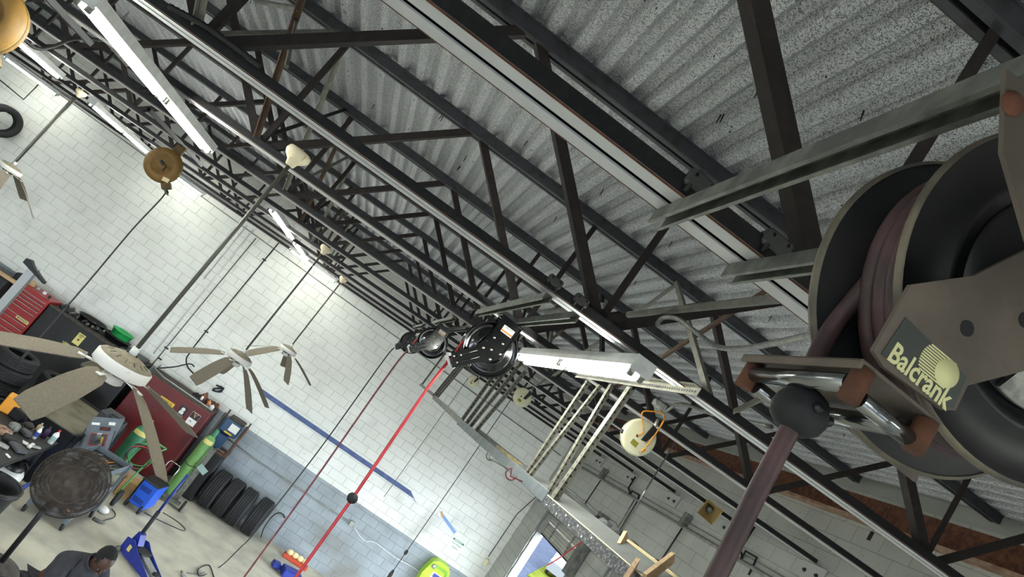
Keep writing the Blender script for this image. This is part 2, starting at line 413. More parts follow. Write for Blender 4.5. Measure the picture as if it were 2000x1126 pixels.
# ================================================================ ROOF JOISTS
JY = [1.55 + 1.745 * i for i in range(-4, 9)]
ZB, ZT = 5.52, 6.585                       # underside of bottom chord, underside of top chord (at x = 0)
J0, J1_ = XL + .02, XR - .1
def P(x, y, z): return Vector((x, y, zc(z, x)))
def joist(label):
    j = thing('roof_joist', label, 'joist', (0, JY[4], ZB), group='open-web roof joists')
    Y = JY[4]
    for sg in (-1, 1):
        m = MB(); a, b = sg * .014, sg * .075
        m.bar(P(J0, Y, ZB), P(J1_, Y, ZB), [(a, .006), (a, 0), (b, 0), (b, .006)] if sg > 0 else [(b, .006), (b, 0), (a, 0), (a, .006)], mi=0)
        m.bar(P(J0, Y, ZB + .006), P(J1_, Y, ZB + .006), rect(.007, .048, sg * .0715, .024), mi=1)
        m.bar(P(J0, Y, ZB), P(J1_, Y, ZB), rect(.004, .005, sg * .0758, .0015), mi=2)
        m.build('bottom_chord', ['chord_paint', 'black_steel', 'rust'], j)
    MB().bar(P(J0, Y, ZB + .02), P(J1_, Y, ZB + .02), rect(.136, .004)).build('dark_gap_fill', 'primer_brown', j)  # dark sheet added so the gap between the two flanges looks shaded
    m = MB()
    m.bar(P(J0, Y, ZT), P(J1_, Y, ZT), [(-.055, .078), (-.055, .004), (-.045, 0), (-.012, 0), (-.012, .006), (-.04, .008), (-.04, .078)])
    m.bar(P(J0, Y, ZT), P(J1_, Y, ZT), [(.055, .078), (.04, .078), (.04, .008), (.012, .006), (.012, 0), (.045, 0), (.055, .004)])
    m.bar(P(J0, Y, ZT + .074), P(J1_, Y, ZT + .074), rect(.124, .012, 0, .006))
    m.build('top_chord', 'grey_chord', j)
    for k in range(-5, 3):
        xb = .95 + 2.4 * k; xt = -.25 + 2.4 * k
        if xb < J0 + .2: continue
        if xb < J1_:
            m = MB(); m.bar(P(xb, Y - .012, ZB + .03), P(xb + .02, Y - .012, ZT + .04), ell(.042, .042, .005), up=(0, 1, 0)); m.build('web_post', 'primer_brown', j)
            m = MB(); m.bar(P(xt, Y - .03, ZT + .03), P(xb - .06, Y - .03, ZB + .02), ell(.058, .058, .006), up=(0, 1, 0)); m.build('web_diagonal', 'primer_brown', j)
        xb2 = xb - 2.4
        if xb2 > J0:
            m = MB(); m.bar(P(xb2 + .06, Y - .03, ZB + .02), P(xt, Y - .03, ZT + .03), ell(.055, .055, .006), up=(0, 1, 0)); m.build('web_diagonal', 'primer_brown', j)
    return j
ORD = ['', '', '', '', 'nearest roof joist ahead of the camera, pale broad underside beside the big reel',
       'second roof joist ahead, carrying the near ends of the black reel struts', 'third roof joist ahead, crossing just above the large black reel',
       'fourth roof joist ahead, midway over the shop', 'fifth roof joist ahead, before the middle black reel', 'sixth roof joist ahead, beyond the middle black reel',
       'seventh roof joist ahead, third from the back wall', 'eighth roof joist ahead, next to last before the back wall', 'last roof joist, hard against the back wall']
jr = joist(ORD[4])
for i in range(3, 13):
    if i == 4: continue
    clone(jr, Matrix.Translation((0, JY[i], ZB)), ORD[i] or 'roof joist overhead just behind the camera')
# bearing angle (rusty) that carries the joists on the door wall
m = MB(); m.bar((XR - .02, YF, 6.40), (XR - .02, YB, 6.40), [(-.012, -.03), (-.012, .25), (0, .25), (0, -.03)]); m.bar((XR - .08, YF, 6.35), (XR - .08, YB, 6.35), rect(.14, .035), mi=1)
one('ledger_beam', m, ['rust', 'rust_pale'], 'rusty steel ledger beam along the head of the door wall', 'beam', (XR - .06, 5, 6.4))
# ================================================================ FLUORESCENT FIXTURES
def fixture(label, x, y, z, length, axis='y', tubes=2, segs=1, group='fluorescent strip lights'):
    R = Matrix.Identity(3) if axis == 'y' else Matrix.Rotation(-math.pi / 2, 3, 'Z')
    t = thing('strip_light', label, 'light', (x, y, z), R, group)
    w = .112 if tubes == 2 else .07
    m = MB(); m.bar((0, 0, .024), (0, length, .024), [(-w / 2, .070), (-w / 2, .008), (-w / 2 + .008, 0), (w / 2 - .008, 0), (w / 2, .008), (w / 2, .070)])
    m.build('housing', 'white_enamel', t, local=True)
    for e in (0, length):
        MB().box((0, e, .052), (w + .008, .008, .086), bev=.002).build('end_plate', 'white_enamel', t, local=True)
    xs = (-.030, .030) if tubes == 2 else (0,)
    for tx in xs:
        for k in range(segs):
            a = k * length / segs + .05; b = (k + 1) * length / segs - .05
            MB().tube((tx, a, .006), (tx, b, .0), .0165, 12).build('tube', 'tube_glow', t, local=True)
            for e, d in ((a, -1), (b, 1)):
                MB().box((tx, e + d * .018, .010), (.028, .03, .056), bev=.004).build('lamp_holder', 'galv_dirty', t, local=True)
    if axis == 'x':
        for e in (.2, length - .2): MB().bar((0, e, .11), (-.56, e, .13), rect(.03, .006)).build('wall_bracket', 'galv_dirty', t, local=True)
    for e in (.35, length - .35):
        MB().tube((0, e, .09), (0, e, .17), .004, 6).build('hanger_rod', 'galv', t, local=True)
    return t
fixture('long twin-tube strip light, largest, running down from the top edge of the picture', -2.10, 3.52, zc(5.35, -2.1) + .04, 2.62, segs=2)
fixture('twin-tube strip light beside the large black reel, above the slotted hangers', 1.17, 3.02, 5.42, 2.44, segs=2)
fixture('twin-tube strip light behind the yellow reel in the upper left corner', -5.05, 6.7, 5.225, 2.44, segs=2)
fixture('strip light left of the hanging yellow reel, above the block wall', -5.03, 10.1, 5.23, 2.44, segs=2)
fixture('strip light in the middle distance behind the long fan rod', -1.95, 8.85, 5.435, 2.44, segs=2)
fixture('strip light hung end to end beyond the fan rod light, near the far fans', -1.98, 12.0, 5.44, 2.44, segs=2)
fixture('single strip light on the back wall at the far left', -9.2, 14.9, 5.18, 1.22, 'x', 1)
fixture('single strip light on the back wall showing past the yellow reel', -5.75, 14.9, 5.26, 1.22, 'x', 1)
fixture('single strip light on the back wall under the farthest joists', -2.45, 14.9, 5.42, 1.22, 'x', 1)
fixture('strip light behind the camera over the next bay', -2.1, -4.0, 5.37, 2.44, segs=2)
fixture('strip light behind the camera on the door side', 3.2, -3.0, 5.5, 2.44, segs=2)
fixture('strip light behind the camera on the far left', -5.6, -1.5, 5.3, 2.44, segs=2)
mat('rail_dark0', '4a4a48', .5, .3)
# ================================================================ STRUTS AND HOSE REELS
def strut(name, label, p0, p1, w=.041, group='steel struts under the joists', m='galv_dirty'):
    mb = MB().bar(p0, p1, chan(w, .041, .003, .009), up=(0, 0, -1))
    return one(name, mb, m, label, 'strut', (Vector(p0) + Vector(p1)) / 2, group)
strut('channel_strut', 'long galvanised channel strut above the big rusty reel, upper of the pair', (.435, -.35, 5.495), (.435, 1.62, 5.527))
strut('channel_strut', 'galvanised channel strut above the big rusty reel, lower of the pair', (.69, -.35, 5.503), (.69, 1.62, 5.535))
for i, y in enumerate((3.22, 6.71, 10.2)):
    w = ('large black reel', 'middle black reel', 'farthest dark reel')[i]
    strut('channel_strut', 'channel strut over the left side of the ' + w, (.60, y - .08, 5.505), (.60, y + 1.95, 5.505), .045)
    strut('channel_strut', 'channel strut over the right side of the ' + w, (.77, y - .08, 5.51), (.77, y + 1.95, 5.51), .045)
for i_, (x_, y_, lb_) in enumerate(((.435, 1.55, 'upper strut of the big reel'), (.69, 1.55, 'lower strut of the big reel'), (.60, 3.295, 'left strut of the large black reel'), (.77, 3.295, 'right strut of the large black reel'))):
    bc = thing('beam_clamp', 'black beam clamp on the chord over the ' + lb_, 'clamp', (x_, y_, zc(5.52, x_)), group='beam clamps on the joist chords')
    for s_ in (-1, 1):
        MB().path([(x_ + s_ * .024, y_ - .08, zc(5.53, x_)), (x_ + s_ * .024, y_ - .085, zc(5.585, x_)), (x_ + s_ * .024, y_ - .03, zc(5.60, x_)), (x_ + s_ * .024, y_ + .02, zc(5.575, x_))], .008, 6).build('clamp_jaw', 'black_steel', bc)
    MB().box((x_, y_ - .075, zc(5.575, x_)), (.085, .03, .05), bev=.008).build('clamp_plate', 'rail_dark0', bc)
mat('gloss_black', '08080a', 0.16, 0.0, coat=0.6)
mat('dull_black', '121212', 0.5, col2='1d1b1a', scale=15)
mat('nickel', 'b9b49c', 0.25, 0.9)
mat('hose_red', 'c32f36', 0.45, col2='a02a30', scale=12)
mat('hose_maroon', '5d2f33', 0.6, col2='7a3c40', scale=12)
mat('hose_black', '2a2a28', 0.6)
mat('white_plastic', 'd9d9d4', 0.4)
mat('sticker_white', 'd8d6cf', 0.5); mat('sticker_orange', 'c9762f', 0.5); mat('sticker_green', '8aa39a', 0.5)
AY = Matrix.Rotation(math.pi / 2, 4, 'X')       # lathe Z axis -> -Y (towards the camera)
def flange(r, s):    # pressed steel side disc, s = +1 faces the camera
    return [(.02, .0), (.075, .0), (.09, .012), (.105, .012), (.118, .0), (.132, .0), (.14, -.004), (.165, -.004), (r - .012, .004), (r - .005, .012), (r, .010), (r, .004), (r - .006, -.004), (r - .02, -.008), (.14, -.012), (.02, -.012)]
def reel(label, x, y, z, coilmat, black='gloss_black', r=.185, group='black hose reels in a row'):
    t = thing('hose_reel', label, 'hose reel', (x, y, z), group=group)
    W = .055
    for sg in (1, -1):
        M = Matrix.Translation((0, -sg * W, 0)) @ AY @ (Matrix.Identity(4) if sg > 0 else Matrix.Rotation(math.pi, 4, 'X'))
        MB().lathe(flange(r, sg), 56, M).build('flange', black, t, local=True)
    MB().lathe([(.08, -W), (.08, W)], 32, AY).build('drum', black, t, local=True)
    for k in range(7):
        c = MB(); yy = -W + .014 + k * (2 * W - .028) / 6
        c.path([(.128 * math.cos(a) , yy, .128 * math.sin(a)) for a in [2 * math.pi * i / 36 for i in range(36)]], .010, 8, closed=True)
        c.build('hose_coil', coilmat, t, local=True)
    for sg in (-1, 1):
        yy = sg * (W + .022)
        d = Vector((-.63, 0, -.78)); n = Vector((.78, 0, -.63))
        def q(a, b): v = d * a + n * b; return (v.x, v.z)
        out = [(.075, .05), (.095, .225), (-.065, .225), (-.07, .07)] + [q(.03, -.075), q(.10, -.05), q(.255, -.05), q(.275, .045), q(.10, .055), q(.04, .08)] + [(.05, -.06), (.08, -.02)]
        m = MB().prism(out, .005, Matrix(((1, 0, 0, 0), (0, 0, 1, yy), (0, 1, 0, 0), (0, 0, 0, 1))))
        for b in (-.022, .022):          # pressed ribs along the guide arm
            p0, p1 = d * .085 + n * b, d * .235 + n * b
            m.path([Vector((p0.x, yy + sg * .003, p0.z)), Vector((p1.x, yy + sg * .003, p1.z))], .0055, 8)
        for b in (-.06, .088): m.bar((b * .93, yy + sg * .008, .03), (b, yy + sg * .008, .225), rect(.008, .018), up=(0, 1, 0))
        arm = m.build('side_arm', black, t, local=True)
        for a, b in ((.0, .0), (.04, .075), (-.03, .075), (.065, .01), (.03, -.055), (-.05, -.02)):
            bo = MB().lathe([(0, .007), (.007, .007), (.010, .003), (.010, 0)], 10, Matrix.Translation((a, yy + sg * .002, b)) @ (AY if sg < 0 else Matrix.Rotation(-math.pi / 2, 4, 'X')))
            bo.build('bolt', 'nickel', arm, local=True)
        for a, b in ((.20, -.02), (.235, .02), (.245, -.025)):
            v = d * a + n * b
            MB().lathe([(0, .006), (.006, .006), (.008, .003), (.008, 0)], 10, Matrix.Translation((v.x, yy + sg * .002, v.z)) @ (AY if sg < 0 else Matrix.Rotation(-math.pi / 2, 4, 'X'))).build('bolt', 'nickel', arm, local=True)
    m = MB().box((.02, 0, .232), (.18, 2 * W + .05, .010), bev=.002); m.build('mount_plate', black, t, local=True)
    s = MB().box((.02, -W - .026, .16), (.085, .0016, .05)); st = s.build('warning_sticker', 'sticker_white', t, local=True)
    MB().box((.02, -W - .0272, .147), (.083, .0012, .012)).build('sticker_band', 'sticker_orange', st, local=True)
    MB().box((.02, -W - .0272, .176), (.06, .0012, .006)).build('sticker_band', 'sticker_green', st, local=True)
    e = d * .262
    for b in (-.042, .042):
        p = e + n * b; MB().tube((p.x, -W - .02, p.z), (p.x, W + .02, p.z), .011, 10).build('guide_roller', 'white_plastic', t, local=True)
    for yy in (-.028, .028):
        p0, p1 = e - n * .04 + d * .016, e + n * .04 + d * .016; MB().tube((p0.x, yy, p0.z), (p1.x, yy, p1.z), .010, 10).build('guide_roller', 'white_plastic', t, local=True)
    g = MB(); p0, p1 = Vector((-.10, .03, .085)), Vector((e.x, 0, e.z))
    g.path(catmull([p0, Vector((-.165, .02, -.05)), p1, p1 + d * .03], 6), .009, 8); g.build('hose_lead', coilmat, t, local=True)
    return t
RX = .66
A = Vector((RX + .035, 4.28, H + .415)); B = Vector((RX, 7.75, H + .416)); C = Vector((RX, 11.08, H + .395))
rA = reel('large glossy black hose reel with red hose, nearest of the row', A.x, A.y, A.z, 'hose_red')
clone(rA, Matrix.Translation(B), 'smaller-looking glossy black hose reel with red hose behind the large one')
reel('old dull black hose reel with black hose, farthest of the row', C.x, C.y, C.z, 'hose_black', 'dull_black')
def hose(name, label, pts, r, m, cat='hose', n=8, group=None):
    return one(name, MB().path(pts, r, n), m, label, cat, pts[0], group)
E1 = Vector((-.63, 0, -.78)) * .29
a = A + E1
hose('hanging_hose', 'bright red hose hanging from the large black reel', [a + Vector((.01, 0, .02)), a + Vector((-.005, -.04, -.2)), (.525, 4.2, H - .8), (.525, 4.2, H - 1.6), (.53, 4.22, 1.2)], .0105, 'hose_red')
m = MB().lathe([(.0, -.030), (.018, -.029), (.032, -.014), (.036, .0), (.032, .014), (.018, .029), (0, .030)], 20, Matrix.Translation((.524, 4.2, H - .816)) @ frame((.25, -.1, 1)).to_4x4(), 0)
one('hose_stop', m, 'black_rubber', 'black rubber ball stop on the bright red hose', 'hose stop', (.524, 4.2, H - .816))
b = B + E1
hose('hanging_hose', 'dark red hose hanging from the middle black reel down to the floor', catmull([b + Vector((.01, 0, .02)), b + Vector((-.01, 0, -.3)), (.50, 7.7, H - 1.6), (.508, 7.7, H - 2.6), (.51, 7.7, .75), (.50, 7.66, .35)], 6), .0105, 'hose_maroon')
c = C + E1
hose('hanging_hose', 'black hose hanging from the farthest reel and trailing across the floor', catmull([c + Vector((.01, 0, .02)), c + Vector((-.01, 0, -.3)), (.49, 11, H - 1.8), (.452, 11, H - 3.3), atZ(470, 1068, .5), atZ(430, 1106, .012), atZ(392, 1124, .012), atZ(388, 1110, .012), atZ(408, 1103, .012), atZ(418, 1126, .012)], 8), .0105, 'hose_black')
# ---- the big rusty reel beside the camera
mat('reel_steel', '131315', 0.5, 0.2, col2='232221', scale=9, lo=0.45, hi=0.75, bump=.1)
mat('reel_rim', '5b5650', 0.55, 0.5, col2='7d7462', scale=14)
mat('arm_steel', '574f47', 0.6, 0.2, col2='6d6156', scale=10, lo=0.35, hi=0.7, bump=.08, bscale=90)
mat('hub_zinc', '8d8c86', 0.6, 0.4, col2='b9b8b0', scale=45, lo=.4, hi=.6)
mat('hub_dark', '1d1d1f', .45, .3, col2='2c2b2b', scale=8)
mat('roller_chrome', '8a8c8c', 0.18, 0.95)
mat('rust_orange', '4a2c1d', 0.85, col2='5f3a26', scale=30)
mat('label_dark', '3b3f3b', 0.5); mat('label_cream', 'd6d29a', 0.55)
mat('hose_old', '3b2a2b', 0.55, col2='553a3c', scale=16)
bx, bz, yb, yf, br = .661, H + .518, .80, .672, .232
t = thing('hose_reel', 'big rusty steel hose reel with lettered arm close to the camera at right', 'hose reel', (bx, (yb + yf) / 2, bz))
for yy, sg in ((yf, 1), (yb, -1)):
    M = Matrix.Translation((bx + (.012 if sg > 0 else 0), yy, bz + (.018 if sg > 0 else -.003))) @ AY @ (Matrix.Identity(4) if sg > 0 else Matrix.Rotation(math.pi, 4, 'X'))
    fl_ = MB().lathe([(.03, .008), (.115, .008), (.128, .002), (.150, .002), (.158, .010), (.166, .010), (.172, .0), (br - .010, .0), (br - .003, .004), (br, .003), (br, -.003), (br - .004, -.006), (.03, -.006)], 72, M).build('flange', 'reel_steel', t)
    MB().lathe([(br - .0045, .0055), (br + .001, .0035), (br + .001, -.0035), (br - .0045, -.0075)], 72, M).build('rim', 'reel_rim', fl_)
M = Matrix.Translation((bx, (yb + yf) / 2, bz)) @ AY
MB().lathe([(.105, -.06), (.105, .06)], 40, M).build('drum', 'reel_steel', t)
for row, rr, cnt in ((0, .120, 4), (1, .143, 4), (2, .166, 4), (3, .187, 3)):
    for k in range(cnt):
        yy = yf + .018 + (k + .5 * (row % 2)) * .0235; c = MB(); j = rnd.uniform(-.004, .004)
        c.path([(bx + (rr + j * math.sin(3 * a_)) * math.cos(a_), yy + .004 * math.sin(a_ + k), bz + (rr + j) * math.sin(a_)) for a_ in [2 * math.pi * i / 44 for i in range(44)]], .0125, 9, closed=True)
        c.build('hose_coil', 'hose_old', t)
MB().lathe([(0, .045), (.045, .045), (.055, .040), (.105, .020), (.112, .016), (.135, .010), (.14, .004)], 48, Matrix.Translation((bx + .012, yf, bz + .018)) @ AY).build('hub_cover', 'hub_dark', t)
MB().lathe([(.05, .046), (.06, .046), (.142, .016), (.142, .010), (.05, .03)], 32, Matrix.Translation((bx + .012, yf, bz + .018)) @ AY, arc=(-1.75, .75)).build('hub_pale_arc', 'hub_zinc', t)  # pale arc over the right and lower side of the dark hub
# lettered front arm: flat plate, outline in the plane y = ya
ya = .625
def pz(px, py, yy=ya): v = atY(px, py, yy); return (v.x, v.z)
out = [pz(1775, 556), pz(1702, 684), pz(1722, 716), pz(1838, 800), pz(1862, 800), pz(1886, 752), pz(2010, 720), (.72, 5.245), (.745, 5.33), (.72, 5.40), (.60, 5.40), pz(1900, 538)]
arm = MB().prism(out[::-1], .006, Matrix(((1, 0, 0, 0), (0, 0, 1, ya), (0, 1, 0, 0), (0, 0, 0, 1)))).build('side_arm', 'arm_steel', t)
for px, py in ((1889, 641), (2003, 625)):
    v = atY(px, py, ya - .0035); MB().lathe([(0, .0004), (.0095, .0004), (.0095, 0)], 24, Matrix.Translation(v) @ AY, smooth=False).build('bolt_hole', 'black_plastic', arm)
# bent guide tray running back under the spool
tray = MB(); e0 = atY(1693, 700, ya); e1 = atY(1850, 812, ya)
x0, x1, zt = e0.x - .004, e1.x, e0.z - .004
tray.box(((x0 + x1) / 2, (ya + .86) / 2, zt), (x1 - x0, .86 - ya, .005), bev=.002)
tray.box((x0 + .003, (ya + .86) / 2, zt - .004), (.006, .86 - ya, .012), bev=.002); tray.box((x1 - .003, (ya + .70) / 2, zt - .012), (.005, .70 - ya, .024), bev=.002)
tray.build('guide_tray', 'arm_steel', t)
zr = zt - .022
for xx in (x0 + .016, x1 - .020):
    MB().tube((xx, ya + .02, zr), (xx, .83, zr), .0115, 16).build('guide_roller', 'roller_chrome', t)
for yy in (ya + .012, .835):
    MB().tube((x0 + .03, yy, zr - .012), (x1 - .015, yy, zr - .012), .0105, 16).build('guide_roller', 'roller_chrome', t)
for xx, yy in ((x0 + .016, ya + .010), (x1 - .010, ya + .010), (x0 + .016, .842), (x1 - .010, .842)):
    MB().tube((xx, yy, zr + .018), (xx, yy, zr - .022), .0125, 18).build('corner_block', 'rust_orange', t)
# sticker and lettering on the arm
ls = atY(1752, 625, ya - .0035); ex = Vector((1, 0, 0)); s0 = pz(1735, 672); s1 = pz(1868, 790)
lb = MB().prism([pz(1764, 619), pz(1716, 690), pz(1842, 792), pz(1856, 796), pz(1882, 735)][::-1], .0008, Matrix(((1, 0, 0, 0), (0, 0, 1, ya - .0038), (0, 1, 0, 0), (0, 0, 0, 1)))).build('maker_label', 'label_dark', arm)
c0 = atY(1797, 735, ya - .0044); d_ = (atY(1857, 785, ya) - atY(1738, 680, ya)); ang = math.atan2(d_.z, d_.x); wdt = d_.length
text('Balcrank', .0335, Matrix.Translation(c0) @ Matrix.Rotation(-ang, 4, 'Y') @ Matrix.Rotation(math.pi / 2, 4, 'X'), 'label_cream', lb, 'lettering', sx=.82)
oc = atY(1832, 715, ya - .0044)
for k in range(11):
    zz = (k - 5) * .0032; hw = .026 + .012 * math.sqrt(max(0, 1 - (zz / .0185) ** 2)) - .012
    MB().box((oc.x, oc.y, oc.z + zz), (2 * hw, .0006, .0019)).build('emblem_stripe', 'label_cream', lb)
MB().lathe([(0, .0009), (.0165, .0009), (.0165, 0)], 26, Matrix.Translation((oc.x + .014, ya - .0044, oc.z)) @ AY).build('emblem_disc', 'label_cream', lb)
# back arm and mounting feet up to the struts
MB().prism([(bx - .10, H + .30), (bx + .12, H + .30), (bx + .06, H + .69), (bx - .06, H + .69)], .006, Matrix(((1, 0, 0, 0), (0, 0, 1, yb + .045), (0, 1, 0, 0), (0, 0, 0, 1)))).build('side_arm', 'arm_steel', t)
MB().box((.56, .20, 5.493), (.34, .12, .008), bev=.002).build('mount_plate', 'arm_steel', t)
fp = atY(1968, 205, .55); f = MB().prism([(fp.x - .025, fp.z + .03), (fp.x + .16, fp.z + .05), (fp.x + .16, fp.z - .16), (fp.x + .02, fp.z - .05)], .006, Matrix(((1, 0, 0, 0), (0, 0, 1, .55), (0, 1, 0, 0), (0, 0, 0, 1)))).build('mount_foot', 'arm_steel', t)
MB().lathe([(0, .008), (.008, .008), (.011, .004), (.014, .003), (.014, 0)], 16, Matrix.Translation(atY(1975, 203, .547)) @ AY).build('bolt', 'rust', f)
# hose leaving the coil through the tray
h0 = Vector((bx - .155, yf + .08, bz + .03)); MB().path(catmull([h0 + Vector((.0, 0, .06)), h0 + Vector((-.008, 0, -.06)), atY(1625, 640, .77), atY(1575, 745, .755), Vector((.495, .745, H + .235))], 8), .0125, 10).build('hose_lead', 'hose_old', t)
bs = Vector((.493, .742, H + .243))
m = MB().lathe([(.0, .032), (.014, .031), (.026, .024), (.034, .008), (.036, -.004), (.032, -.018), (.020, -.028), (0, -.03)], 28, Matrix.Translation(bs))
st = one('hose_stop', m, 'black_rubber', 'dark rubber ball stop under the rollers of the big rusty reel', 'hose stop', bs)
for dx, dy in ((-.004, -.034), (.028, -.018)):
    MB().ball((bs.x + dx, bs.y + dy, bs.z + .006), .0075, 12).build('bolt_recess', 'black_plastic', st)
hose('hanging_hose', 'thick worn maroon hose hanging from the big rusty reel in the foreground', catmull([(.493, .742, H + .235), (.494, .735, H + .12), (.494, .72, H - .02), (.493, .71, H - .3), (.492, .70, 3.6), (.49, .70, 2.0)], 6), .0125, 'hose_old', n=14)
# ---- old yellow reels
mat('ochre', '684c1c', 0.6, 0.0, col2='7a5a26', scale=10, lo=.35, hi=.65, bump=.1)
mat('ochre_dark', '4d3a1c', 0.7, col2='65501f', scale=10)
def yreel(label, x, y, z, r):
    t = thing('hose_reel', label, 'hose reel', (x, y, z), group='old ochre reels')
    s = r / .195
    MB().lathe([(0, .045), (.105, .045), (.112, .056), (.125, .060), (.165, .058), (.172, .048), (.180, .046), (.186, .030), (.195, .026), (.195, .0), (.188, -.02), (.188, -.05), (.0, -.055)], 52, AY @ Matrix.Scale(s, 4)).build('casing', 'ochre', t, local=True)
    for k in range(2): MB().path([(r * .965 * math.cos(a_), -.012 + k * .03, r * .965 * math.sin(a_)) for a_ in [2 * math.pi * i / 40 for i in range(40)]], .009, 8, closed=True).build('rim_band', 'ochre_dark', t, local=True)
    MB().box((-.005, -.062, .012), (.055, .035, .03), Matrix.Rotation(.5, 3, 'Y'), bev=.006).build('swivel_joint', 'dull_black', t, local=True)
    MB().path([(.02, -.075, .015), (.055, -.078, -.0), (.062, -.078, -.06)], .008, 8).build('swivel_pipe', 'dull_black', t, local=True)
    o_ = MB(); o_.box((.165 * s, 0, -.165 * s), (.07, .08, .09), Matrix.Rotation(.78, 3, 'Y'), bev=.004); o_.box((.19 * s, 0, -.20 * s), (.10, .11, .012), Matrix.Rotation(.78, 3, 'Y'))
    o_.build('outlet_box', 'ochre_dark', t, local=True)
    MB().ball((.205 * s, 0, -.212 * s), .026, 12, sc=(1, 1, .7)).build('outlet_bush', 'dull_black', t, local=True)
    br_ = MB(); br_.box((.0, .06, .20 * s), (.10, .05, .20), bev=.004); br_.build('hanger_bracket', 'ochre_dark', t, local=True)
    return t
Y1 = Vector((-2.88, 7.75, H + .263)); Y2 = Vector((-2.80, 4.16, H + .2305))
yreel('ochre yellow hose reel hanging in front of the block wall', *Y1, .195)
yreel('ochre yellow hose reel cut off at the upper left corner', *Y2, .218)
for k, v in enumerate((Y1, Y2)):
    strut('channel_strut', 'channel strut carrying the ' + ('hanging ochre reel in mid air' if k == 0 else 'ochre reel at the picture corner'), (v.x - .02, v.y - 1.1, zc(5.52, v.x) - .045 + 0.045 * 0), (v.x - .02, v.y + .95, zc(5.52, v.x) - .045), .04, m='black_steel')
p = Y1 + Vector((.205, 0, -.225)); hose('hanging_hose', 'thin black hose hanging straight from the ochre reel past the used oil tank', catmull([p, p + Vector((.005, 0, -.12)), (-2.668, 7.7, H - .5), (-2.656, 7.7, H - 1.2), (-2.656, 7.7, H - 2.03)], 6), .0085, 'hose_black')
one('oil_nozzle', MB().path([(-2.656, 7.7, H - 2.0), (-2.656, 7.7, H - 2.06), (-2.656, 7.7, H - 2.18), (-2.650, 7.69, H - 2.26)], [.010, .018, .015, .006], 10), 'black_plastic', 'small black nozzle at the end of the thin hose before the tank', 'nozzle')
one('cardboard_tag', MB().box(Y1 + Vector((.145, -.08, -.115)), (.07, .003, .045), Matrix.Rotation(-.2, 3, 'Y')), mat('tag_cream', 'd8c69a', .7), 'small cream paper tag stuck on the rim of the ochre reel', 'tag')
# ---- white retractable cord reels
mat('lid_rubber', '3a3632', .7)
mat('cord_white', 'cfcba8', 0.45, col2='dad6b8', scale=6); mat('cord_orange', 'd08a1e', 0.5); mat('label_olive', '8d8527', 0.6)
def creel(label, x, y, z, r):
    t = thing('cord_reel', label, 'cord reel', (x, y, z), group='white retractable cord reels'); s = r / .135
    S = AY @ Matrix.Scale(s, 4)
    MB().lathe([(0, .040), (.055, .040), (.066, .036), (.069, .036), (.078, .034), (.118, .034), (.129, .026), (.132, .010), (.135, .006), (.135, -.002), (.132, -.006), (.130, -.03), (.118, -.042), (0, -.045)], 48, S).build('casing', 'cord_white', t, local=True)
    MB().lathe([(.1345, .0045), (.1362, .003), (.1362, -.001), (.1345, -.0025)], 48, S).build('seam_ring', 'dull_black', t, local=True)
    h_ = MB(); h_.prism([(.005 * s, -.01 * s), (.045 * s, .0), (.075 * s, .115 * s), (.025 * s, .13 * s)], .012, Matrix(((1, 0, 0, 0), (0, 0, 1, -.052 * s), (0, 1, 0, 0), (0, 0, 0, 1)))); h_.build('hanger_arm', 'dull_black', t, local=True)
    MB().box((-.02 * s, -.0425 * s, -.055 * s), (.055 * s, .002, .040 * s), Matrix.Rotation(.12, 3, 'Y')).build('rating_label', 'label_olive', t, local=True)
    MB().ball((-.03 * s, -.038 * s, .0), .012 * s, 10).build('cord_grommet', 'dull_black', t, local=True)
    MB().box((-.125 * s, 0, -.035 * s), (.03 * s, .035 * s, .03 * s), bev=.004).build('cord_outlet', 'dull_black', t, local=True)
    MB().tube((.05 * s, -.03 * s, .12 * s), (.055 * s, 0, .19), .012, 10).build('swivel_hook', 'galv', t, local=True)
    return t
w1 = Vector((1.997, 4.5, H + .565)); w2 = Vector((1.998, 8.03, H + .543)); w3 = Vector((1.99, 11.66, H + .507))
creel('large white cord reel with olive rating label and orange plug', *w1, .135)
creel('white cord reel under the bent conduit in mid distance', *w2, .122)
creel('small white cord reel just below the large black reel', *w3, .105)
c1 = w1 + Vector((-.03, -.045, .0)); hose('extension_lead', 'orange cord looping over the large white cord reel', catmull([c1, c1 + Vector((.01, -.02, .05)), atY(1254, 806, 4.43), atY(1274, 803, 4.45), atY(1292, 806, 4.47), atY(1297, 818, 4.44), atY(1285, 840, 4.42), atY(1262, 872, 4.42)], 8), .0055, 'cord_orange', 'cord')
pl = atY(1257, 878, 4.42); m = MB().tube(pl + Vector((.004, 0, .012)), pl + Vector((-.008, 0, -.022)), .011, 10, r1=.009)
pg = one('cord_plug', m, 'cord_orange', 'orange plug hanging on the face of the large white cord reel', 'plug')
for dx in (-.006, .006): MB().box(pl + Vector((dx - .011, 0, -.034)), (.003, .003, .018)).build('plug_prong', 'nickel', pg)
for v, nm, L_ in ((w2, 'thin cord hanging from the mid-distance white reel', 2.5), (w3, 'thin cord hanging from the small white reel past the rail', 2.43)):
    q_ = v + Vector((-.105, 0, -.04)); hose('extension_lead', nm, [q_, q_ + Vector((.004, 0, -1.2)), q_ + Vector((.0, 0, -L_))], .0055, 'grey_cable', 'cord', 6)
q_ = w2 + Vector((-.105, 0, -2.54)); one('cord_socket', MB().path([q_ + Vector((0, 0, .03)), q_ + Vector((0, 0, -.02)), q_ + Vector((0, 0, -.09))], [.014, .024, .020], 10), 'lid_rubber', 'dark socket at the end of the long hanging cord by the eye wash', 'socket')
one('cord_stop', MB().ball(w2 + Vector((-.103, 0, -2.27)), .022, 10, sc=(1, 1, 1.6)), 'lid_rubber', 'small dark stop on the long hanging cord', 'cord stop')
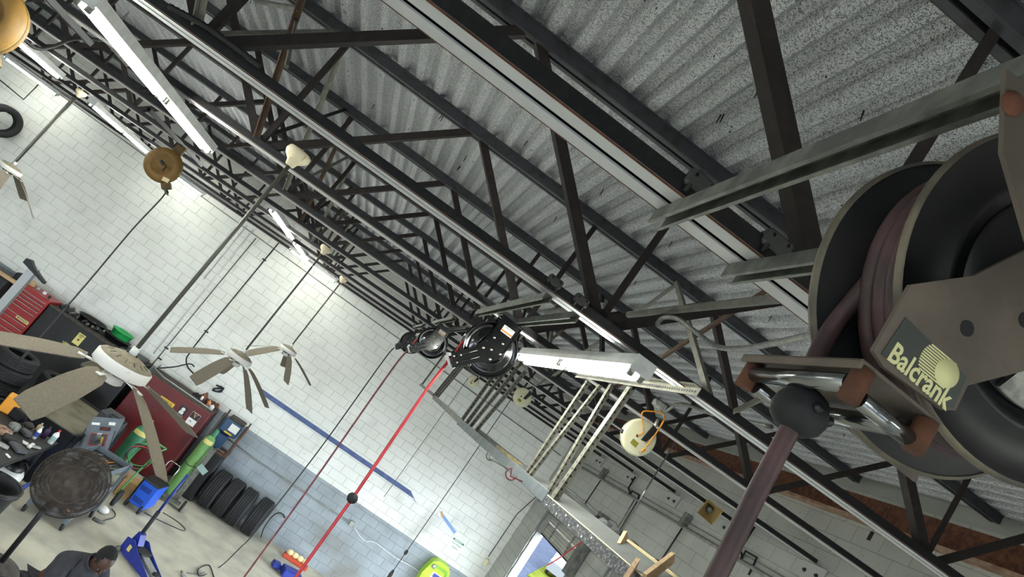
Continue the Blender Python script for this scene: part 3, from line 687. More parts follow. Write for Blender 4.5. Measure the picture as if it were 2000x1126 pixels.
# ================================================================ CEILING FANS
mat('fan_white', 'd3d1cb', 0.5, col2='b9a58c', scale=22, lo=.62, hi=.74)
mat('fan_dust', '6e6655', 0.85, col2='7d7563', scale=30)
mat('blade_dust', '655d51', 0.85, col2='716859', scale=90, bump=.1)
mat('cream_rusty', 'e2d5b4', 0.6, col2='b68a55', scale=26, lo=.6, hi=.72)
mat('rod_grey', '55544e', 0.5, 0.4)
def fan(label, x, y, ztop, zhub, blades, r=.70, rodm='rod_grey'):
    t = thing('ceiling_fan', label, 'fan', (x, y, zhub), group='ceiling fans on long rods')
    MB().lathe([(.03, .075), (.06, .068), (.165, .032), (.172, .026), (.172, -.030), (.165, -.036), (.06, -.040), (0, -.040)], 40).build('motor_housing', 'fan_white', t, local=True)
    MB().lathe([(.035, .082), (.06, .0745), (.155, .0415), (.164, .034)], 40).build('dusty_top', 'fan_dust', t, local=True)
    for k in range(14):
        a = 2 * math.pi * k / 14; MB().box((.115 * math.cos(a), .115 * math.sin(a), .0565), (.034, .004, .003), Matrix.Rotation(a, 3, 'Z') @ Matrix.Rotation(.34, 3, 'Y')).build('vent_slot', 'black_plastic', t, local=True)
    MB().lathe([(.0, -.04), (.085, -.042), (.085, -.058), (0, -.058)], 24).build('flywheel', 'black_plastic', t, local=True)
    MB().lathe([(.03, -.058), (.065, -.062), (.068, -.105), (.05, -.118), (0, -.12)], 24).build('switch_cup', 'fan_white', t, local=True)
    MB().tube((0, 0, .07), (0, 0, ztop - zhub + .02), .0135, 12).build('down_rod', rodm, t, local=True)
    MB().tube((0, 0, .065), (0, 0, .13), .024, 12).build('rod_coupling', 'white_enamel', t, local=True)
    cz = ztop - zhub
    MB().lathe([(.02, -.055), (.03, -.05), (.038, -.02), (.075, .01), (.085, .035), (.080, .06), (.07, .07), (0, .07)], 28, Matrix.Translation((0, 0, cz))).build('canopy', 'cream_rusty', t, local=True)
    for az, dz in blades:
        a = math.radians(az); R = Matrix.Rotation(a, 3, 'Z'); m = MB(); V = []; N = 9
        top = []; 
        for k in range(N):
            u = k / (N - 1); rr = .19 + (r - .19) * u; z = -.05 + dz * (u ** 1.15) * .95
            hw = (.062 + .020 * min(1, u * 2.2)) if 0 < k < N - 1 else (.042 if k == 0 else .070)
            pit = -.25; top.append((rr, hw, z, pit))
        for th in (0, -.006):
            for rr, hw, z, pit in top:
                for sg in (-1, 1): V.append(R @ Vector((rr, sg * hw * math.cos(pit), z + th + sg * hw * math.sin(pit))))
        Fc = []; n2 = 2 * N
        for k in range(N - 1):
            i = 2 * k; Fc += [(i, i + 2, i + 3, i + 1), (n2 + i, n2 + i + 1, n2 + i + 3, n2 + i + 2), (i, n2 + i, n2 + i + 2, i + 2), (i + 1, i + 3, n2 + i + 3, n2 + i + 1)]
        Fc += [(0, 1, n2 + 1, n2), (n2 - 2, 2 * n2 - 2, 2 * n2 - 1, n2 - 1)]
        m.add(V, Fc); bl = m.build('blade', 'blade_dust', t, local=True)
        MB().bar(R @ Vector((.07, 0, -.05)), R @ Vector((.235, 0, -.058)), rect(.035, .007)).build('blade_iron', 'fan_white', bl, local=True)
    return t
fan('nearest ceiling fan with dusty drooping blades in front of the red tank', -1.05, 4.38, zc(5.52, -1.05) - .02, H - .955, [(-160, -.2), (-95, -.23), (-27, -.27), (42, -.18), (115, -.22)])
fan('middle ceiling fan with drooping blades against the white block wall', -1.14, 9.22, zc(5.52, -1.14) - .04, H - 1.13, [(-158, -.32), (-103, -.40), (-42, -.36), (28, -.34), (105, -.38)], .74)
fan('farthest ceiling fan with sagging blades against the white block wall', -1.0, 13.0, zc(5.52, -1.0) - .03, H - .985, [(-132, -.39), (-60, -.40), (12, -.27), (84, -.33), (156, -.36)], .74)
hl = atY(18, 328, 11.3); fan('ceiling fan at the left picture edge with limp curled blades', -5.83, 11.3, zc(5.52, -5.83) - .03, hl.z, [(-62, -.42), (5, -.38), (-140, -.4), (80, -.3), (150, -.3)], .70)
# ================================================================ BRIDGING AND CEILING PIPEWORK
mat('bridge_rust', '4a392d', .75, col2='5d4838', scale=14)
mat('bridge_grey', '77756c', 0.6, 0.2, col2='8b8980', scale=12)
def bridge(x, ya, za, yb_, zb_, label, mname):
    m = MB().bar((x, ya, zc(za, x)), (x, yb_, zc(zb_, x)), ell(.036, .036, .005), up=(1, 0, 0))
    return one('bridging_bar', m, mname, label, 'brace', group='cross bridging between joists')
nth = ['first', 'second', 'third', 'fourth', 'fifth', 'sixth', 'seventh', 'eighth', 'ninth']
for x, side in ((-1.55, 'left'), (1.75, 'right')):
    for i in range(4, 12):
        a, b = JY[i] + .08, JY[i + 1] - .08
        bridge(x, a, ZB + .06, b, ZT + .02, 'slanting bridging bar on the %s side, rising from the %s joist' % (side, nth[i - 4]), 'bridge_grey' if i % 2 else 'primer_brown')
        bridge(x + .045, a, ZT + .02, b, ZB + .06, 'slanting bridging bar on the %s side, dropping from the %s joist' % (side, nth[i - 4]), 'bridge_grey' if (i + 1) % 2 else 'bridge_rust')
def pipe(name, label, pts, r, m='conduit', cat='pipe', n=10, smooth=0):
    p = catmull(pts, smooth) if smooth else [Vector(q) for q in pts]
    return one(name, MB().path(p, r, n), m, label, cat, p[0])
pipe('ceiling_pipe', 'pale pipe crossing between the two nearest joists towards the big reel', [(1.19, 3.75, 5.84), (1.19, 1.2, 5.86), (1.19, -2.5, 5.88)], .021)
pipe('ceiling_pipe', 'grey pipe running away beyond the second joist', [(1.05, 5.2, 5.83), (1.08, 3.9, 5.84)], .02)
def armored(label, pts, r, m='galv'):
    P_ = catmull(pts, 14); mb = MB(); mb.path(P_, [r * (1 + (.16 if k % 2 else -.06)) for k in range(len(P_))], 8)
    return one('flexible_conduit', mb, m, label, 'conduit', P_[0])
armored('ribbed flexible conduit drooping beside the big rusty reel', [atY(1283, 632, 3.2), atY(1296, 620, 3.1), atY(1325, 623, 3.0), atY(1362, 650, 2.85), atY(1400, 676, 2.6), atY(1450, 680, 2.3), atY(1500, 672, 2.05), atY(1560, 659, 1.85), atY(1640, 640, 1.65), atY(1720, 610, 1.5)], .011)
armored('ribbed black conduit strapped along the second joist at the top', [atY(330, 12, 3.15), atY(400, 50, 3.15), atY(450, 85, 3.15), atY(510, 130, 3.15)], .014, 'dark_cable')
pipe('ceiling_cable', 'black cable sagging between joists at the upper left', [atY(45, 75, 4.9), atY(70, 94, 5.0), atY(100, 92, 5.1), atY(140, 78, 5.3), atY(190, 77, 5.6), atY(240, 92, 6.0), atY(275, 112, 6.3)], .012, 'dark_cable', 'cable', smooth=6)
pipe('ceiling_pipe', 'grey pipe between joists left of the nearest fan canopy', [atY(500, 2, 4.6), atY(583, 18, 4.0)], .018)
pipe('ceiling_pipe', 'pale rod dropping beside the nearest fan canopy', [atY(583, 20, 4.17), atY(560, 130, 3.6)], .012)
pipe('ceiling_pipe', 'grey conduit dropping between strip light and joist', [atY(190, 60, 6.5), atY(250, 128, 6.6)], .02)
for i, (a, b) in enumerate((((1298, 803), (1330, 788)), ((1048, 752), (1068, 741)))):
    y = 4.5 if i == 0 else 8.03
    p0 = atY(*a, y - .05); p1 = atY(*b, y - .15)
    P_ = [p0 + Vector((-.08, 0, .02)), p0, p1, p1 + Vector((.06, -.35, .0)), p1 + Vector((.06, -1.0, .0))]
    pipe('bent_conduit', 'bent conduit feeding the %s' % ('large white cord reel' if i == 0 else 'mid-distance white cord reel'), P_, .012, 'galv_dirty', 'conduit', smooth=5)
    MB_ = MB().box(p0 + Vector((-.05, .02, .02)), (.10, .07, .05), bev=.008); one('junction_box', MB_, 'galv', 'galvanised junction box above the %s' % ('large white cord reel' if i == 0 else 'mid-distance white cord reel'), 'junction box')
# ================================================================ HANGING RACK OF SLOTTED ANGLE
mat('channel_grey', '474947', .8, col2='525452', scale=6)
mat('slotted', '615f54', 0.6, 0.15, col2='737164', scale=14)
mat('rail_blue', '585f63', 0.6, 0.1, col2='666d70', scale=8)
mat('rail_dark', '5c5c58', 0.6, 0.3, col2='77776f', scale=12)
mat('speckled', '3c3d40', 0.7, 0.2, col2='77797b', scale=55, lo=.5, hi=.62)
mat('plank', '9b8a62', 0.75, col2='b3a37c', scale=6, stretch=(8, 1, 8))
mat('raw_wood', 'a78a68', 0.75, col2='bd9f7c', scale=5, stretch=(10, 2, 10))
def slotted(label, p0, p1, out=(-1, 0, 0), w=.042, step=.05, up=None):
    p0, p1 = Vector(p0), Vector(p1); t = (p1 - p0).normalized(); up = Vector(up or out)
    th = thing('slotted_angle', label, 'slotted angle', p0, group='slotted angle hangers')
    m = MB().bar(p0, p1, ell(w, w, .003), up=up); m.build('angle_bar', 'slotted', th)
    u = t.cross(up).normalized(); v = u.cross(t); h = MB(); L_ = (p1 - p0).length
    for k in range(int(L_ / step)):
        c = p0 + t * (step * (k + .5))
        for cc, nn in ((c + u * (w * .55) - v * .0008, v), (c + v * (w * .55) - u * .0008, u), (c + u * (w * .55) + v * .0038, v), (c + v * (w * .55) + u * .0038, u)):
            R = frame(nn, t); h.lathe([(0, .0004), (.0085, .0004), (.0085, -.0004), (0, -.0004)], 8, Matrix.Translation(cc) @ R.to_4x4(), smooth=False)
    h.build('slot_holes', 'black_plastic', th, kind='stuff')
    return th
zr0, zr1 = H - .17, H + .735
for (xb_, yb2, xt_, yt_, w2), lb in zip(((1.55, 4.88, 1.56, 4.90, .045), (1.552, 4.80, 1.60, 4.72, .038), (1.552, 4.26, 1.56, 4.41, .042), (1.55, 4.14, 1.54, 4.04, .058)), ('leftmost of the four slotted hangers below the strip light', 'second of the four slotted hangers below the strip light', 'third of the four slotted hangers below the strip light', 'nearest and rightmost slotted hanger below the strip light')):
    slotted('pale ' + lb, (xb_, yb2, zr0), (xt_, yt_, zr1), (0, -1, 0), w2)
slotted('slotted header angle spanning two joists above the four hangers', (1.50, 4.98, zr1 + .02), (1.50, 3.05, zr1 + .04), (-1, 0, 0), .046, .028)
for k, y in enumerate((8.25, 8.0, 7.72, 7.45)):
    slotted('slotted hanger %s of the group showing under the large black reel' % nth[k], (1.55 + .01 * k, y - .05 * (k % 2), zr0 - .02), (1.58 + .02 * k, y + .1 - .1 * k, zr1 + .02), (0, -1, 0), .05)
for k, y in enumerate((11.7, 11.45, 11.2)):
    slotted('slotted hanger %s of the far group left of the large reel' % nth[k], (1.55, y, zr0 + .06), (1.60, y - .05 * k, zr1 + .03), (0, -1, 0))
slotted('single slotted hanger at the far end of the rail', (1.52, 14.0, zr0 + .10), (1.53, 14.0, zr1 + .02), (0, -1, 0))
def box_t(name, label, cat, c, s, m, R=None, bev=.003, group=None): return one(name, MB().box(c, s, R, bev=bev), m, label, cat, c, group)
box_t('hanging_rail', 'light blue-grey rail of the hanging rack below the big reel row', 'rail', (1.545, 6.15, H - .145), (.012, 3.9, .085), 'rail_blue')
one('rack_shelf', MB().bar((1.56, 4.2, H - .185), (1.56, 8.1, H - .185), [(0, 0), (.24, 0), (.24, .11), (.22, .11), (.22, .01), (0, .01)]), 'rail_dark', 'dark channel shelf along the middle of the hanging rack', 'shelf')
one('hanging_rail', MB().bar((1.545, 8.1, H - .17), (1.545, 11.5, H - .15), [(0, 0), (.10, 0), (.10, .012), (.012, .012), (.012, .075), (0, .075)]), 'rail_dark', 'dull grey rail section between the far hanger groups', 'rail')
box_t('hanging_rail', 'thin far end rail of the hanging rack', 'rail', (1.53, 12.8, H - .09), (.03, 2.7, .05), 'rail_dark')
pl = MB().box((1.55, 2.75, H - .165), (.006, 3.1, .062)); pr = one('rack_plate', pl, 'speckled', 'dark speckled steel plate along the near edge of the rack', 'plate')
for k in range(9): MB().lathe([(0, .004), (.006, .003), (.007, 0)], 8, Matrix.Translation((1.547, 4.22 - .11 * k - (.03 if k > 3 else 0), H - .15 - .03 * (k % 2))) @ Matrix.Rotation(-math.pi / 2, 4, 'Y')).build('rivet', 'white_enamel', pr)
box_t('edge_strip', 'cream edge strip on top of the speckled rack plate', 'strip', (1.552, 2.75, H - .130), (.012, 3.1, .007), mat('cream_paint', 'c4b99a', .6))
one('rack_channel', MB().bar((1.56, .9, H - .135), (1.56, 5.4, H - .135), [(0, 0), (.17, .070), (.17, .075), (0, .006)]), 'channel_grey', 'grey sloping channel of the rack carrying black hoses', 'channel')
one('rack_plank', MB().box((1.755, 4.9, H - .10), (.05, 3.6, .03), bev=.002).box((1.70, 6.4, H - .165), (.09, 2.2, .02)), 'plank', 'old yellowish plank lying in the hanging rack', 'plank')
one('rack_plank', MB().box((1.765, 2.3, H - .058), (.05, 2.1, .022), bev=.002), 'plank', 'pale plank lying along the near part of the rack', 'plank')
def lump(name, label, pts, rs, m='black_rubber', cat='part'): return one(name, MB().path(catmull(pts, 4), [rs[min(len(rs) - 1, int(k * len(rs) / (4 * (len(pts) - 1) + 1)))] for k in range(4 * (len(pts) - 1) + 1)], 9), m, label, cat)
X7 = 1.79
lump('rubber_intake', 'long black rubber duct lying on the hanging rack, left one', [atX(1094, 955, X7), atX(1104, 962, X7), atX(1122, 975, X7), atX(1135, 988, X7), atX(1150, 1003, X7), atX(1166, 1013, X7)], [.030, .022, .024, .030, .028, .024])
lump('rubber_intake', 'long black rubber duct lying on the hanging rack, right one', [atX(1220, 1056, X7), atX(1232, 1062, X7), atX(1250, 1080, X7), atX(1270, 1097, X7), atX(1286, 1103, X7)], [.022, .026, .018, .020, .026])
box_t('rubber_block', 'black rubber block end at the left of the rack clutter', 'block', atX(1093, 955, X7) + Vector((.01, .03, 0)), (.06, .08, .06), 'black_rubber', bev=.012)
box_t('motor_part', 'dark grey lumpy motor part sitting on the rack', 'part', atX(1181, 1024, X7), (.07, .12, .055), mat('grey_cast', '3e3f42', .7), bev=.02)
box_t('rubber_block', 'black rounded rubber mount beside the small upright batten', 'block', atX(1204, 1042, X7), (.07, .11, .065), 'black_rubber', bev=.022)
def stick(label, a, b, w, x0, x1):
    p0, p1 = atX(*a, x0), atX(*b, x1); return one('wood_batten', MB().bar(p0, p1, rect(w, .02), up=(0, 1, .3)), 'raw_wood', label, 'batten')
stick('short upright wooden batten on the rack edge', (1222, 1042), (1209, 1066), .035, 1.70, 1.66)
stick('wooden batten poking over the front of the rack', (1243, 1098), (1218, 1136), .045, 1.55, 1.45)
stick('larger wooden batten slanting across the rack at the bottom', (1314, 1088), (1258, 1130), .05, 1.70, 1.55)
def ring_hose(label, cx, cy, y, r, m='grey_cable', a0=-.6, a1=4.0):
    c = atY(cx, cy, y); return one('hose_loop', MB().path([Vector((1.545, c.y, H - .17)), Vector((c.x, c.y, H - .19))] + [c + Vector((r * math.cos(a0 + (a1 - a0) * k / 20), .02 * k / 20, r * math.sin(a0 + (a1 - a0) * k / 20))) for k in range(21)], .006, 6), m, label, 'hose loop')
ring_hose('grey hose loop hanging under the middle of the rack', 959, 890, 5.2, .036, a0=2.6, a1=6.2)
ring_hose('larger hose loop with red end hanging under the rack', 1000, 925, 4.75, .045, 'hose_maroon', 2.2, 6.4)
# ================================================================ DOOR WALL FITTINGS
mat('plate_pale', 'a5a6a1', .6); wp = XR - .05
pipe('wall_pipe', 'thick pale pipe running along the door wall', [(wp, 15.6, 5.285), (wp, 7.0, 5.30), (wp, 1.5, 5.31)], .028)
pipe('wall_conduit', 'thin conduit running along the door wall above the thick pipe', [(wp + .02, 15.4, 5.40), (wp + .02, 2.0, 5.385)], .010, 'conduit', 'conduit', 8)
def wv(name, label, pts, r, m='conduit', cat='conduit', x=wp, smooth=0): return pipe(name, label, [atX(px, py, x) for px, py in pts], r, m, cat, 8, smooth)
wv('wall_conduit', 'dark vertical conduit on the door wall left of the paired pipes', [(1178, 930), (1140, 987)], .014, 'dark_cable')
wv('wall_conduit', 'dark vertical conduit on the door wall above the long batten', [(1334, 1028), (1290, 1096)], .015, 'dark_cable')
wv('wall_conduit', 'left one of the paired vertical pipes on the door wall', [(1241, 972), (1202, 1037)], .014, 'conduit')
wv('wall_conduit', 'right one of the paired vertical pipes on the door wall', [(1248, 974), (1208, 1040)], .018, 'dark_cable')
wv('gas_pipe', 'dark gas pipe with a swan neck on the door wall, left one', [(1241, 930), (1227, 953), (1230, 961), (1228, 968), (1235, 958), (1248, 966), (1246, 976)], .016, 'black_steel', 'pipe')
wv('gas_pipe', 'dark gas pipe with a swan neck on the door wall, lower right one', [(1474, 1028), (1463, 1045), (1446, 1073), (1449, 1083), (1447, 1094), (1456, 1075), (1478, 1088), (1473, 1100), (1462, 1122)], .014, 'black_steel', 'pipe')
wv('wall_wire', 'loose thin wire draped over the door wall', [(1098, 945), (1120, 960), (1135, 973), (1147, 980), (1165, 997), (1185, 1010), (1200, 1018), (1206, 1026), (1200, 1037)], .006, 'grey_cable', 'wire', x=XR - .03, smooth=4)
for i, (px, py) in enumerate(((1178, 925), (1338, 1016))):
    v = atX(px, py, XR - .06); b_ = box_t('electrical_box', 'grey electrical box on the thin wall conduit, %s one' % ('upper left' if i == 0 else 'lower right'), 'electrical box', v, (.10, .12, .24), 'galv_dirty', bev=.006)
for i in range(7, 12):
    y = JY[i]; c = Vector((XR - .016, y + .02, zc(ZB, XR) - .10))
    pt = thing('bearing_plate', 'pale steel joist plate with two black bolts on the door wall, %s from the corner' % nth[11 - i], 'plate', c, group='joist bearing plates')
    MB().box((XR - .022, y + .02, c.z), (.02, .40, .20), bev=.002).build('plate', 'plate_pale', pt)
    for dy in (-.1, .1): MB().lathe([(0, .03), (.012, .03), (.012, .008), (.025, .008), (.025, 0)], 8, Matrix.Translation((XR - .032, y + dy + .02, c.z - .01)) @ Matrix.Rotation(-math.pi / 2, 4, 'Y')).build('bolt', 'black_steel', pt)
# horn loudspeaker
hv = atY(1386, 996, 8.40); mat('horn_tan', '9c8450', .5, col2='b09a66', scale=9)
ht = thing('horn_speaker', 'tan square horn loudspeaker hung under a joist near the door wall', 'loudspeaker', hv)
Rh = frame((-.35, -.85, -.25), (1, 0, 0)).to_4x4(); Mh = Matrix.Translation(hv) @ Rh
def sq(a, z): return [(-a, -a, z), (a, -a, z), (a, a, z), (-a, a, z)]
V = sq(.125, .08) + sq(.118, .08) + sq(.045, -.09) + sq(.050, -.10)
q4 = lambda a, b: [(a + i, a + (i + 1) % 4, b + (i + 1) % 4, b + i) for i in range(4)]
MB().add(V, q4(0, 4) + q4(4, 8) + q4(12, 0), 0, Mh).build('horn', 'horn_tan', ht)
MB().lathe([(0, .0), (.03, -.01), (.045, -.05), (.0, -.06)], 16, Mh).build('phase_plug', 'galv', ht)
MB().lathe([(.055, -.09), (.06, -.16), (.04, -.19), (0, -.19)], 16, Mh).build('driver', 'rail_dark', ht)
MB().path([hv + Vector((0, .10, .05)), hv + Vector((0, .12, .02)), Vector((hv.x, JY[8], zc(ZB, hv.x) + .0))], .008, 6).build('bracket', 'galv_dirty', ht)
tg = atX(1700, 1046, 5.3); one('hanging_tag', MB().box(tg, (.004, .05, .10)).path([tg + Vector((0, 0, .05)), tg + Vector((.05, .04, .35))], .002, 5), 'black_plastic', 'small black tag hanging under the joists at lower right', 'tag', tg)
# ================================================================ ROLL-UP DOORS AND OUTSIDE
mat('door_panel', 'a9a79c', .55, col2='b8b6ab', scale=4); mat('door_steel', '8b8b85', .4, .5); mat('seal_black', '202122', .8)
def bay_door(n, y0, y1, label):
    d = thing('door_%d' % n, label, None, (XR + .14, (y0 + y1) / 2, 3.58), kind='structure')
    for k in range(3):
        z0 = 3.585 + k * .30; MB().box((XR + .15, (y0 + y1) / 2, z0 + .148), (.03, y1 - y0, .288), bev=.004).build('door_section', 'door_panel', d)
        for j in range(4): MB().box((XR + .132, (y0 + y1) / 2, z0 + .04 + j * .065), (.008, y1 - y0 - .02, .006)).build('groove', 'rail_dark', d)
    for k in range(int((y1 - y0) / 1.05) + 1):
        y = y1 - .55 - 1.06 * k
        if y > y0 + .1:
            st_ = MB().box((XR + .122, y, 4.0), (.02, .07, .84), bev=.003).build('door_stile', 'door_steel', d)
            for j in range(8): MB().box((XR + .111, y - .02, 3.68 + j * .1), (.003, .02, .04)).build('slot', 'black_plastic', st_)
    MB().box((XR + .145, (y0 + y1) / 2, 3.575), (.05, y1 - y0, .03)).build('bottom_seal', 'seal_black', d)
    for y, s in ((y1, -1), (y0, 1)):
        MB().bar((XR - .02, y - s * .02, 0), (XR - .02, y - s * .02, 4.2), chan(.06, .05, .004), up=(0, s, 0)).build('door_track', 'door_steel', d)
    return d
bay_door(1, 12.15, 14.72, 'partly raised sectional bay door with daylight below it')
bay_door(2, 7.3, 10.9, 'partly raised sectional bay door at the bottom edge of the picture')
p0, p1 = atX(1073, 1000, XR - .12), atX(1168, 1080, XR - .12); one('door_spring_bar', MB().path([p0, p1], .03, 10), 'rail_dark', 'dark bar hanging across the raised bay door', 'bar')
box_t('door_bracket', 'dark steel upright beside the raised bay door', 'bracket', (XR - .10, 12.0, 4.1), (.16, .22, 1.3), 'rail_dark')
pipe('pull_strap', 'red pull strap hanging slack in front of the raised bay door', [atX(1149, 1050, XR - .3), atX(1120, 1068, XR - .3), atX(1098, 1085, XR - .3), atX(1078, 1098, XR - .28), atX(1068, 1103, XR - .25)], .012, 'hose_red', 'strap', smooth=4)
lr = atX(1182, 1082, 3.2); one('light_reflector', MB().lathe([(.16, 0), (.155, .02), (.10, .09), (.04, .12), (0, .12)], 24, Matrix.Translation(lr) @ frame((.2, .3, .9)).to_4x4()).tube(lr + Vector((.02, .03, .1)), lr + Vector((.02, .03, 1.35)), .008, 6), 'roller_chrome', 'shiny round metal reflector behind the rack', 'reflector')
mat('asphalt', '2a2e38', .8, spec=0.0, col2='31353f', scale=2); mat('lawn', '363b12', .9, spec=0.0, col2='41461a', scale=1.2); mat('leaf', '2a3313', .9, spec=0.0, col2='3d451a', scale=3); mat('bark', '3a3028', .9); mat('car_white', '55575a', .4)
one('pavement', MB().box((36, 30, -.08), (60, 100, .1)), 'asphalt', 'bright blue-grey car park surface outside the bay door', None, kind='structure')
one('lawn', MB().prism([(13.6, 33), (16.5, 33), (52, 60), (52, 90), (37, 80)], .06, Matrix.Translation((0, 0, -.01))), 'lawn', 'sunlit lawn beyond the car park', None, kind='structure')
one('pavement', MB().box((-2, -22, -.08), (60, 29.6, .1)), 'asphalt', 'car park surface in front of the shop', None, kind='structure')
for i, (x, y, s_) in enumerate(((19.3, 40.5, 1.5), (22.0, 45.5, 1.8), (26.5, 51, 2.4))):
    tr = thing('tree', 'bushy sunlit tree outside the bay door, %s one' % ('nearest', 'middle', 'farthest')[i], 'tree', (x, y, 0), group='trees beyond the car park')
    MB().path([(x, y, 0), (x + .1, y, .8), (x, y + .1, 1.6)], [.16, .12, .08], 8).build('trunk', 'bark', tr)
    m = MB()
    for k in range(40): m.ball((x + rnd.gauss(0, s_ * .4), y + rnd.gauss(0, s_ * .4), 1.2 + abs(rnd.gauss(0, s_ * .35))), s_ * rnd.uniform(.12, .28), 8, sc=(1, 1, .8))
    m.build('foliage', 'leaf', tr)
for i, (x, y) in enumerate(((17.6, 38.4), (29.5, 58.0))):
    c_ = thing('parked_car', 'pale parked car glimpsed outside the bay door, %s one' % ('nearer', 'farther')[i], 'car', (x, y, 0), group='cars outside')
    MB().prism([(-2.1, .3), (2.1, .3), (2.15, .75), (1.3, .9), (.7, 1.4), (-1.0, 1.42), (-1.6, .95), (-2.15, .85)], 1.7, Matrix.Translation((x, y, 0)) @ Matrix.Rotation(1.1, 4, 'Z') @ Matrix.Rotation(math.pi / 2, 4, 'X')).build('car_body', 'car_white', c_)
    for a_ in (-1.3, 1.3):
        for b_ in (-.75, .75):
            R_ = Matrix.Translation((x, y, 0)) @ Matrix.Rotation(1.1, 4, 'Z') @ Matrix.Translation((a_, b_, .32)) @ Matrix.Rotation(math.pi / 2, 4, 'X'); MB().lathe([(0, -.1), (.32, -.1), (.32, .1), (0, .1)], 16, R_).build('wheel', 'black_rubber', c_)
# ================================================================ BACK WALL FITTINGS
yw = YB - .022
pipe('wall_conduit', 'thin horizontal conduit high on the back wall', [(XL + .1, yw, 5.265), (XR - .1, yw, 5.275)], .011, 'conduit', 'conduit', 8)
def ww(name, label, pts, r, m='conduit', cat='conduit', y=yw, smooth=0): return pipe(name, label, [atY(px, py, y) for px, py in pts], r, m, cat, 8, smooth)
def clamps(o, pts, y=yw):
    for px, py in pts:
        v = atY(px, py, y); MB().box(v, (.10, .025, .03), bev=.004).build('pipe_clamp', 'black_steel', o)
c_ = ww('wall_conduit', 'dark vertical conduit on the back wall behind the middle fan', [(546, 472), (402, 647), (370, 688)], .014, 'dark_cable'); clamps(c_, ((516, 507), (403, 647)))
c_ = ww('wall_conduit', 'dark vertical conduit on the back wall beside the long fan rod', [(500, 465), (424, 557), (324, 679), (292, 718)], .012, 'grey_cable'); clamps(c_, ((325, 679), (312, 700)))
ww('wall_conduit', 'pale vertical conduit on the back wall beside the long fan rod', [(495, 448), (300, 690)], .014, 'white_enamel')
ww('wall_conduit', 'pale second vertical conduit close by the long fan rod', [(482, 440), (398, 545)], .010, 'mortar')
ww('wall_conduit', 'grey vertical conduit on the back wall at the far left', [(148, 185), (22, 322), (-10, 358)], .018, 'conduit')
ww('wall_conduit', 'dark branch conduits meeting on the back wall at the upper left', [(-5, 152), (46, 194), (75, 165)], .012, 'dark_cable')
ww('wall_cable', 'black cable sweeping across the back wall over the red tank', [(371, 688), (364, 700), (366, 715), (376, 727), (386, 735)], .016, 'black_rubber', 'cable', y=15.7, smooth=5)
ww('wall_cable', 'black cable lying on the wall from tank to cable bundle', [(300, 719), (340, 716), (370, 710), (380, 716)], .014, 'black_rubber', 'cable', y=15.7, smooth=5)
ww('wall_conduit', 'horizontal conduit with couplings along the grey dado', [(430, 845), (500, 897), (515, 907), (678, 1016)], .016)
bx_ = box_t('outlet_box', 'metal outlet box at the end of the dado conduit', 'outlet', atY(687, 1022, 15.84), (.11, .08, .13), 'galv', bev=.008)
ww('wall_cable', 'white flexible cord trailing from the dado outlet box', [(691, 1028), (702, 1045), (715, 1056), (733, 1059), (770, 1087), (800, 1103), (818, 1115), (826, 1126)], .009, 'white_enamel', 'cord', smooth=5)
mat('blue_paint', '3f4f78', .6, col2='4b5c86', scale=10)
m = MB(); q0, q1, q2, q3 = atY(513, 757, YB - .012), atY(802, 959, YB - .012), atY(822, 978, YB - .012), atY(508, 764, YB - .012)
z1_ = 2.575; z0_ = 2.47
m.prism([(q0.x, z0_), (q1.x + .15, z0_), (q2.x, z0_ - .09), (q1.x, z1_), (q0.x, z1_)], .012, Matrix(((1, 0, 0, 0), (0, 0, 1, YB - .014), (0, 1, 0, 0), (0, 0, 0, 1))))
one('blue_board', m, 'blue_paint', 'long dark blue board with a tapered end on the back wall', 'board')
v0, v1 = atY(863, 1004, YB - .01), atY(889, 1040, YB - .01)
o_ = one('tape_strip', MB().bar(v0, v1, rect(.075, .006), up=(0, 1, 0)), mat('tape_blue', '6f8fb8', .6), 'short strip of light blue tape stuck aslant on the back wall', 'tape')
MB().bar(v0 + Vector((-.06, -.001, .05)), v0 + Vector((.06, -.003, -.04)), rect(.06, .004), up=(0, 1, 0)).build('torn_end', 'raw_wood', o_)
for i, (px, py) in enumerate(((1022, 992),)):
    pass
ww('wall_conduit', 'thin vertical conduit down to the cream switch box by the corner', [(1052, 965), (1010, 1003), (954, 1086)], .010, 'dark_cable')
ww('wall_conduit', 'vertical conduit beside the bay door corner, left one', [(1058, 962), (978, 1090), (945, 1140)], .014, 'conduit')
sb = box_t('switch_box', 'cream switch box low on the back wall near the bay door', 'switch', atY(949, 1097, YB - .04), (.10, .07, .16), mat('cream_plastic', 'd9d3ae', .5), bev=.01)
# eye wash sign and station
sc_ = atY(891, 1064, YB - .012); sg_ = thing('eye_wash_sign', 'white and green eye wash station sign on the back wall', 'sign', sc_)
mat('sign_white', 'e8ece6', .5); mat('sign_green', '2f6b4c', .5)
MB().box(sc_, (.34, .008, .27), bev=.002).build('sign_board', 'sign_white', sg_)
MB().box(sc_ + Vector((0, -.0048, .098)), (.31, .002, .05)).build('header_bar', 'sign_green', sg_)
FY = Matrix.Rotation(math.pi / 2, 4, 'X')
text('EMERGENCY', .038, Matrix.Translation(sc_ + Vector((0, -.0066, .098))) @ FY, 'sign_white', sg_)
text('Eye Wash', .062, Matrix.Translation(sc_ + Vector((0, -.0052, .015))) @ FY, 'sign_green', sg_)
text('Station', .062, Matrix.Translation(sc_ + Vector((0, -.0052, -.068))) @ FY, 'sign_green', sg_)
mat('lime', 'a8d42f', .4, col2='9cc828', scale=3); mat('lime_dark', '6f9a1e', .5); mat('navy', '2c3f86', .4)
ex0, ez0 = 4.55, 1.30; ey = 15.62
ew = thing('eye_wash_station', 'lime green portable eye wash station under its sign', 'eye wash', (ex0, 15.8, .9))
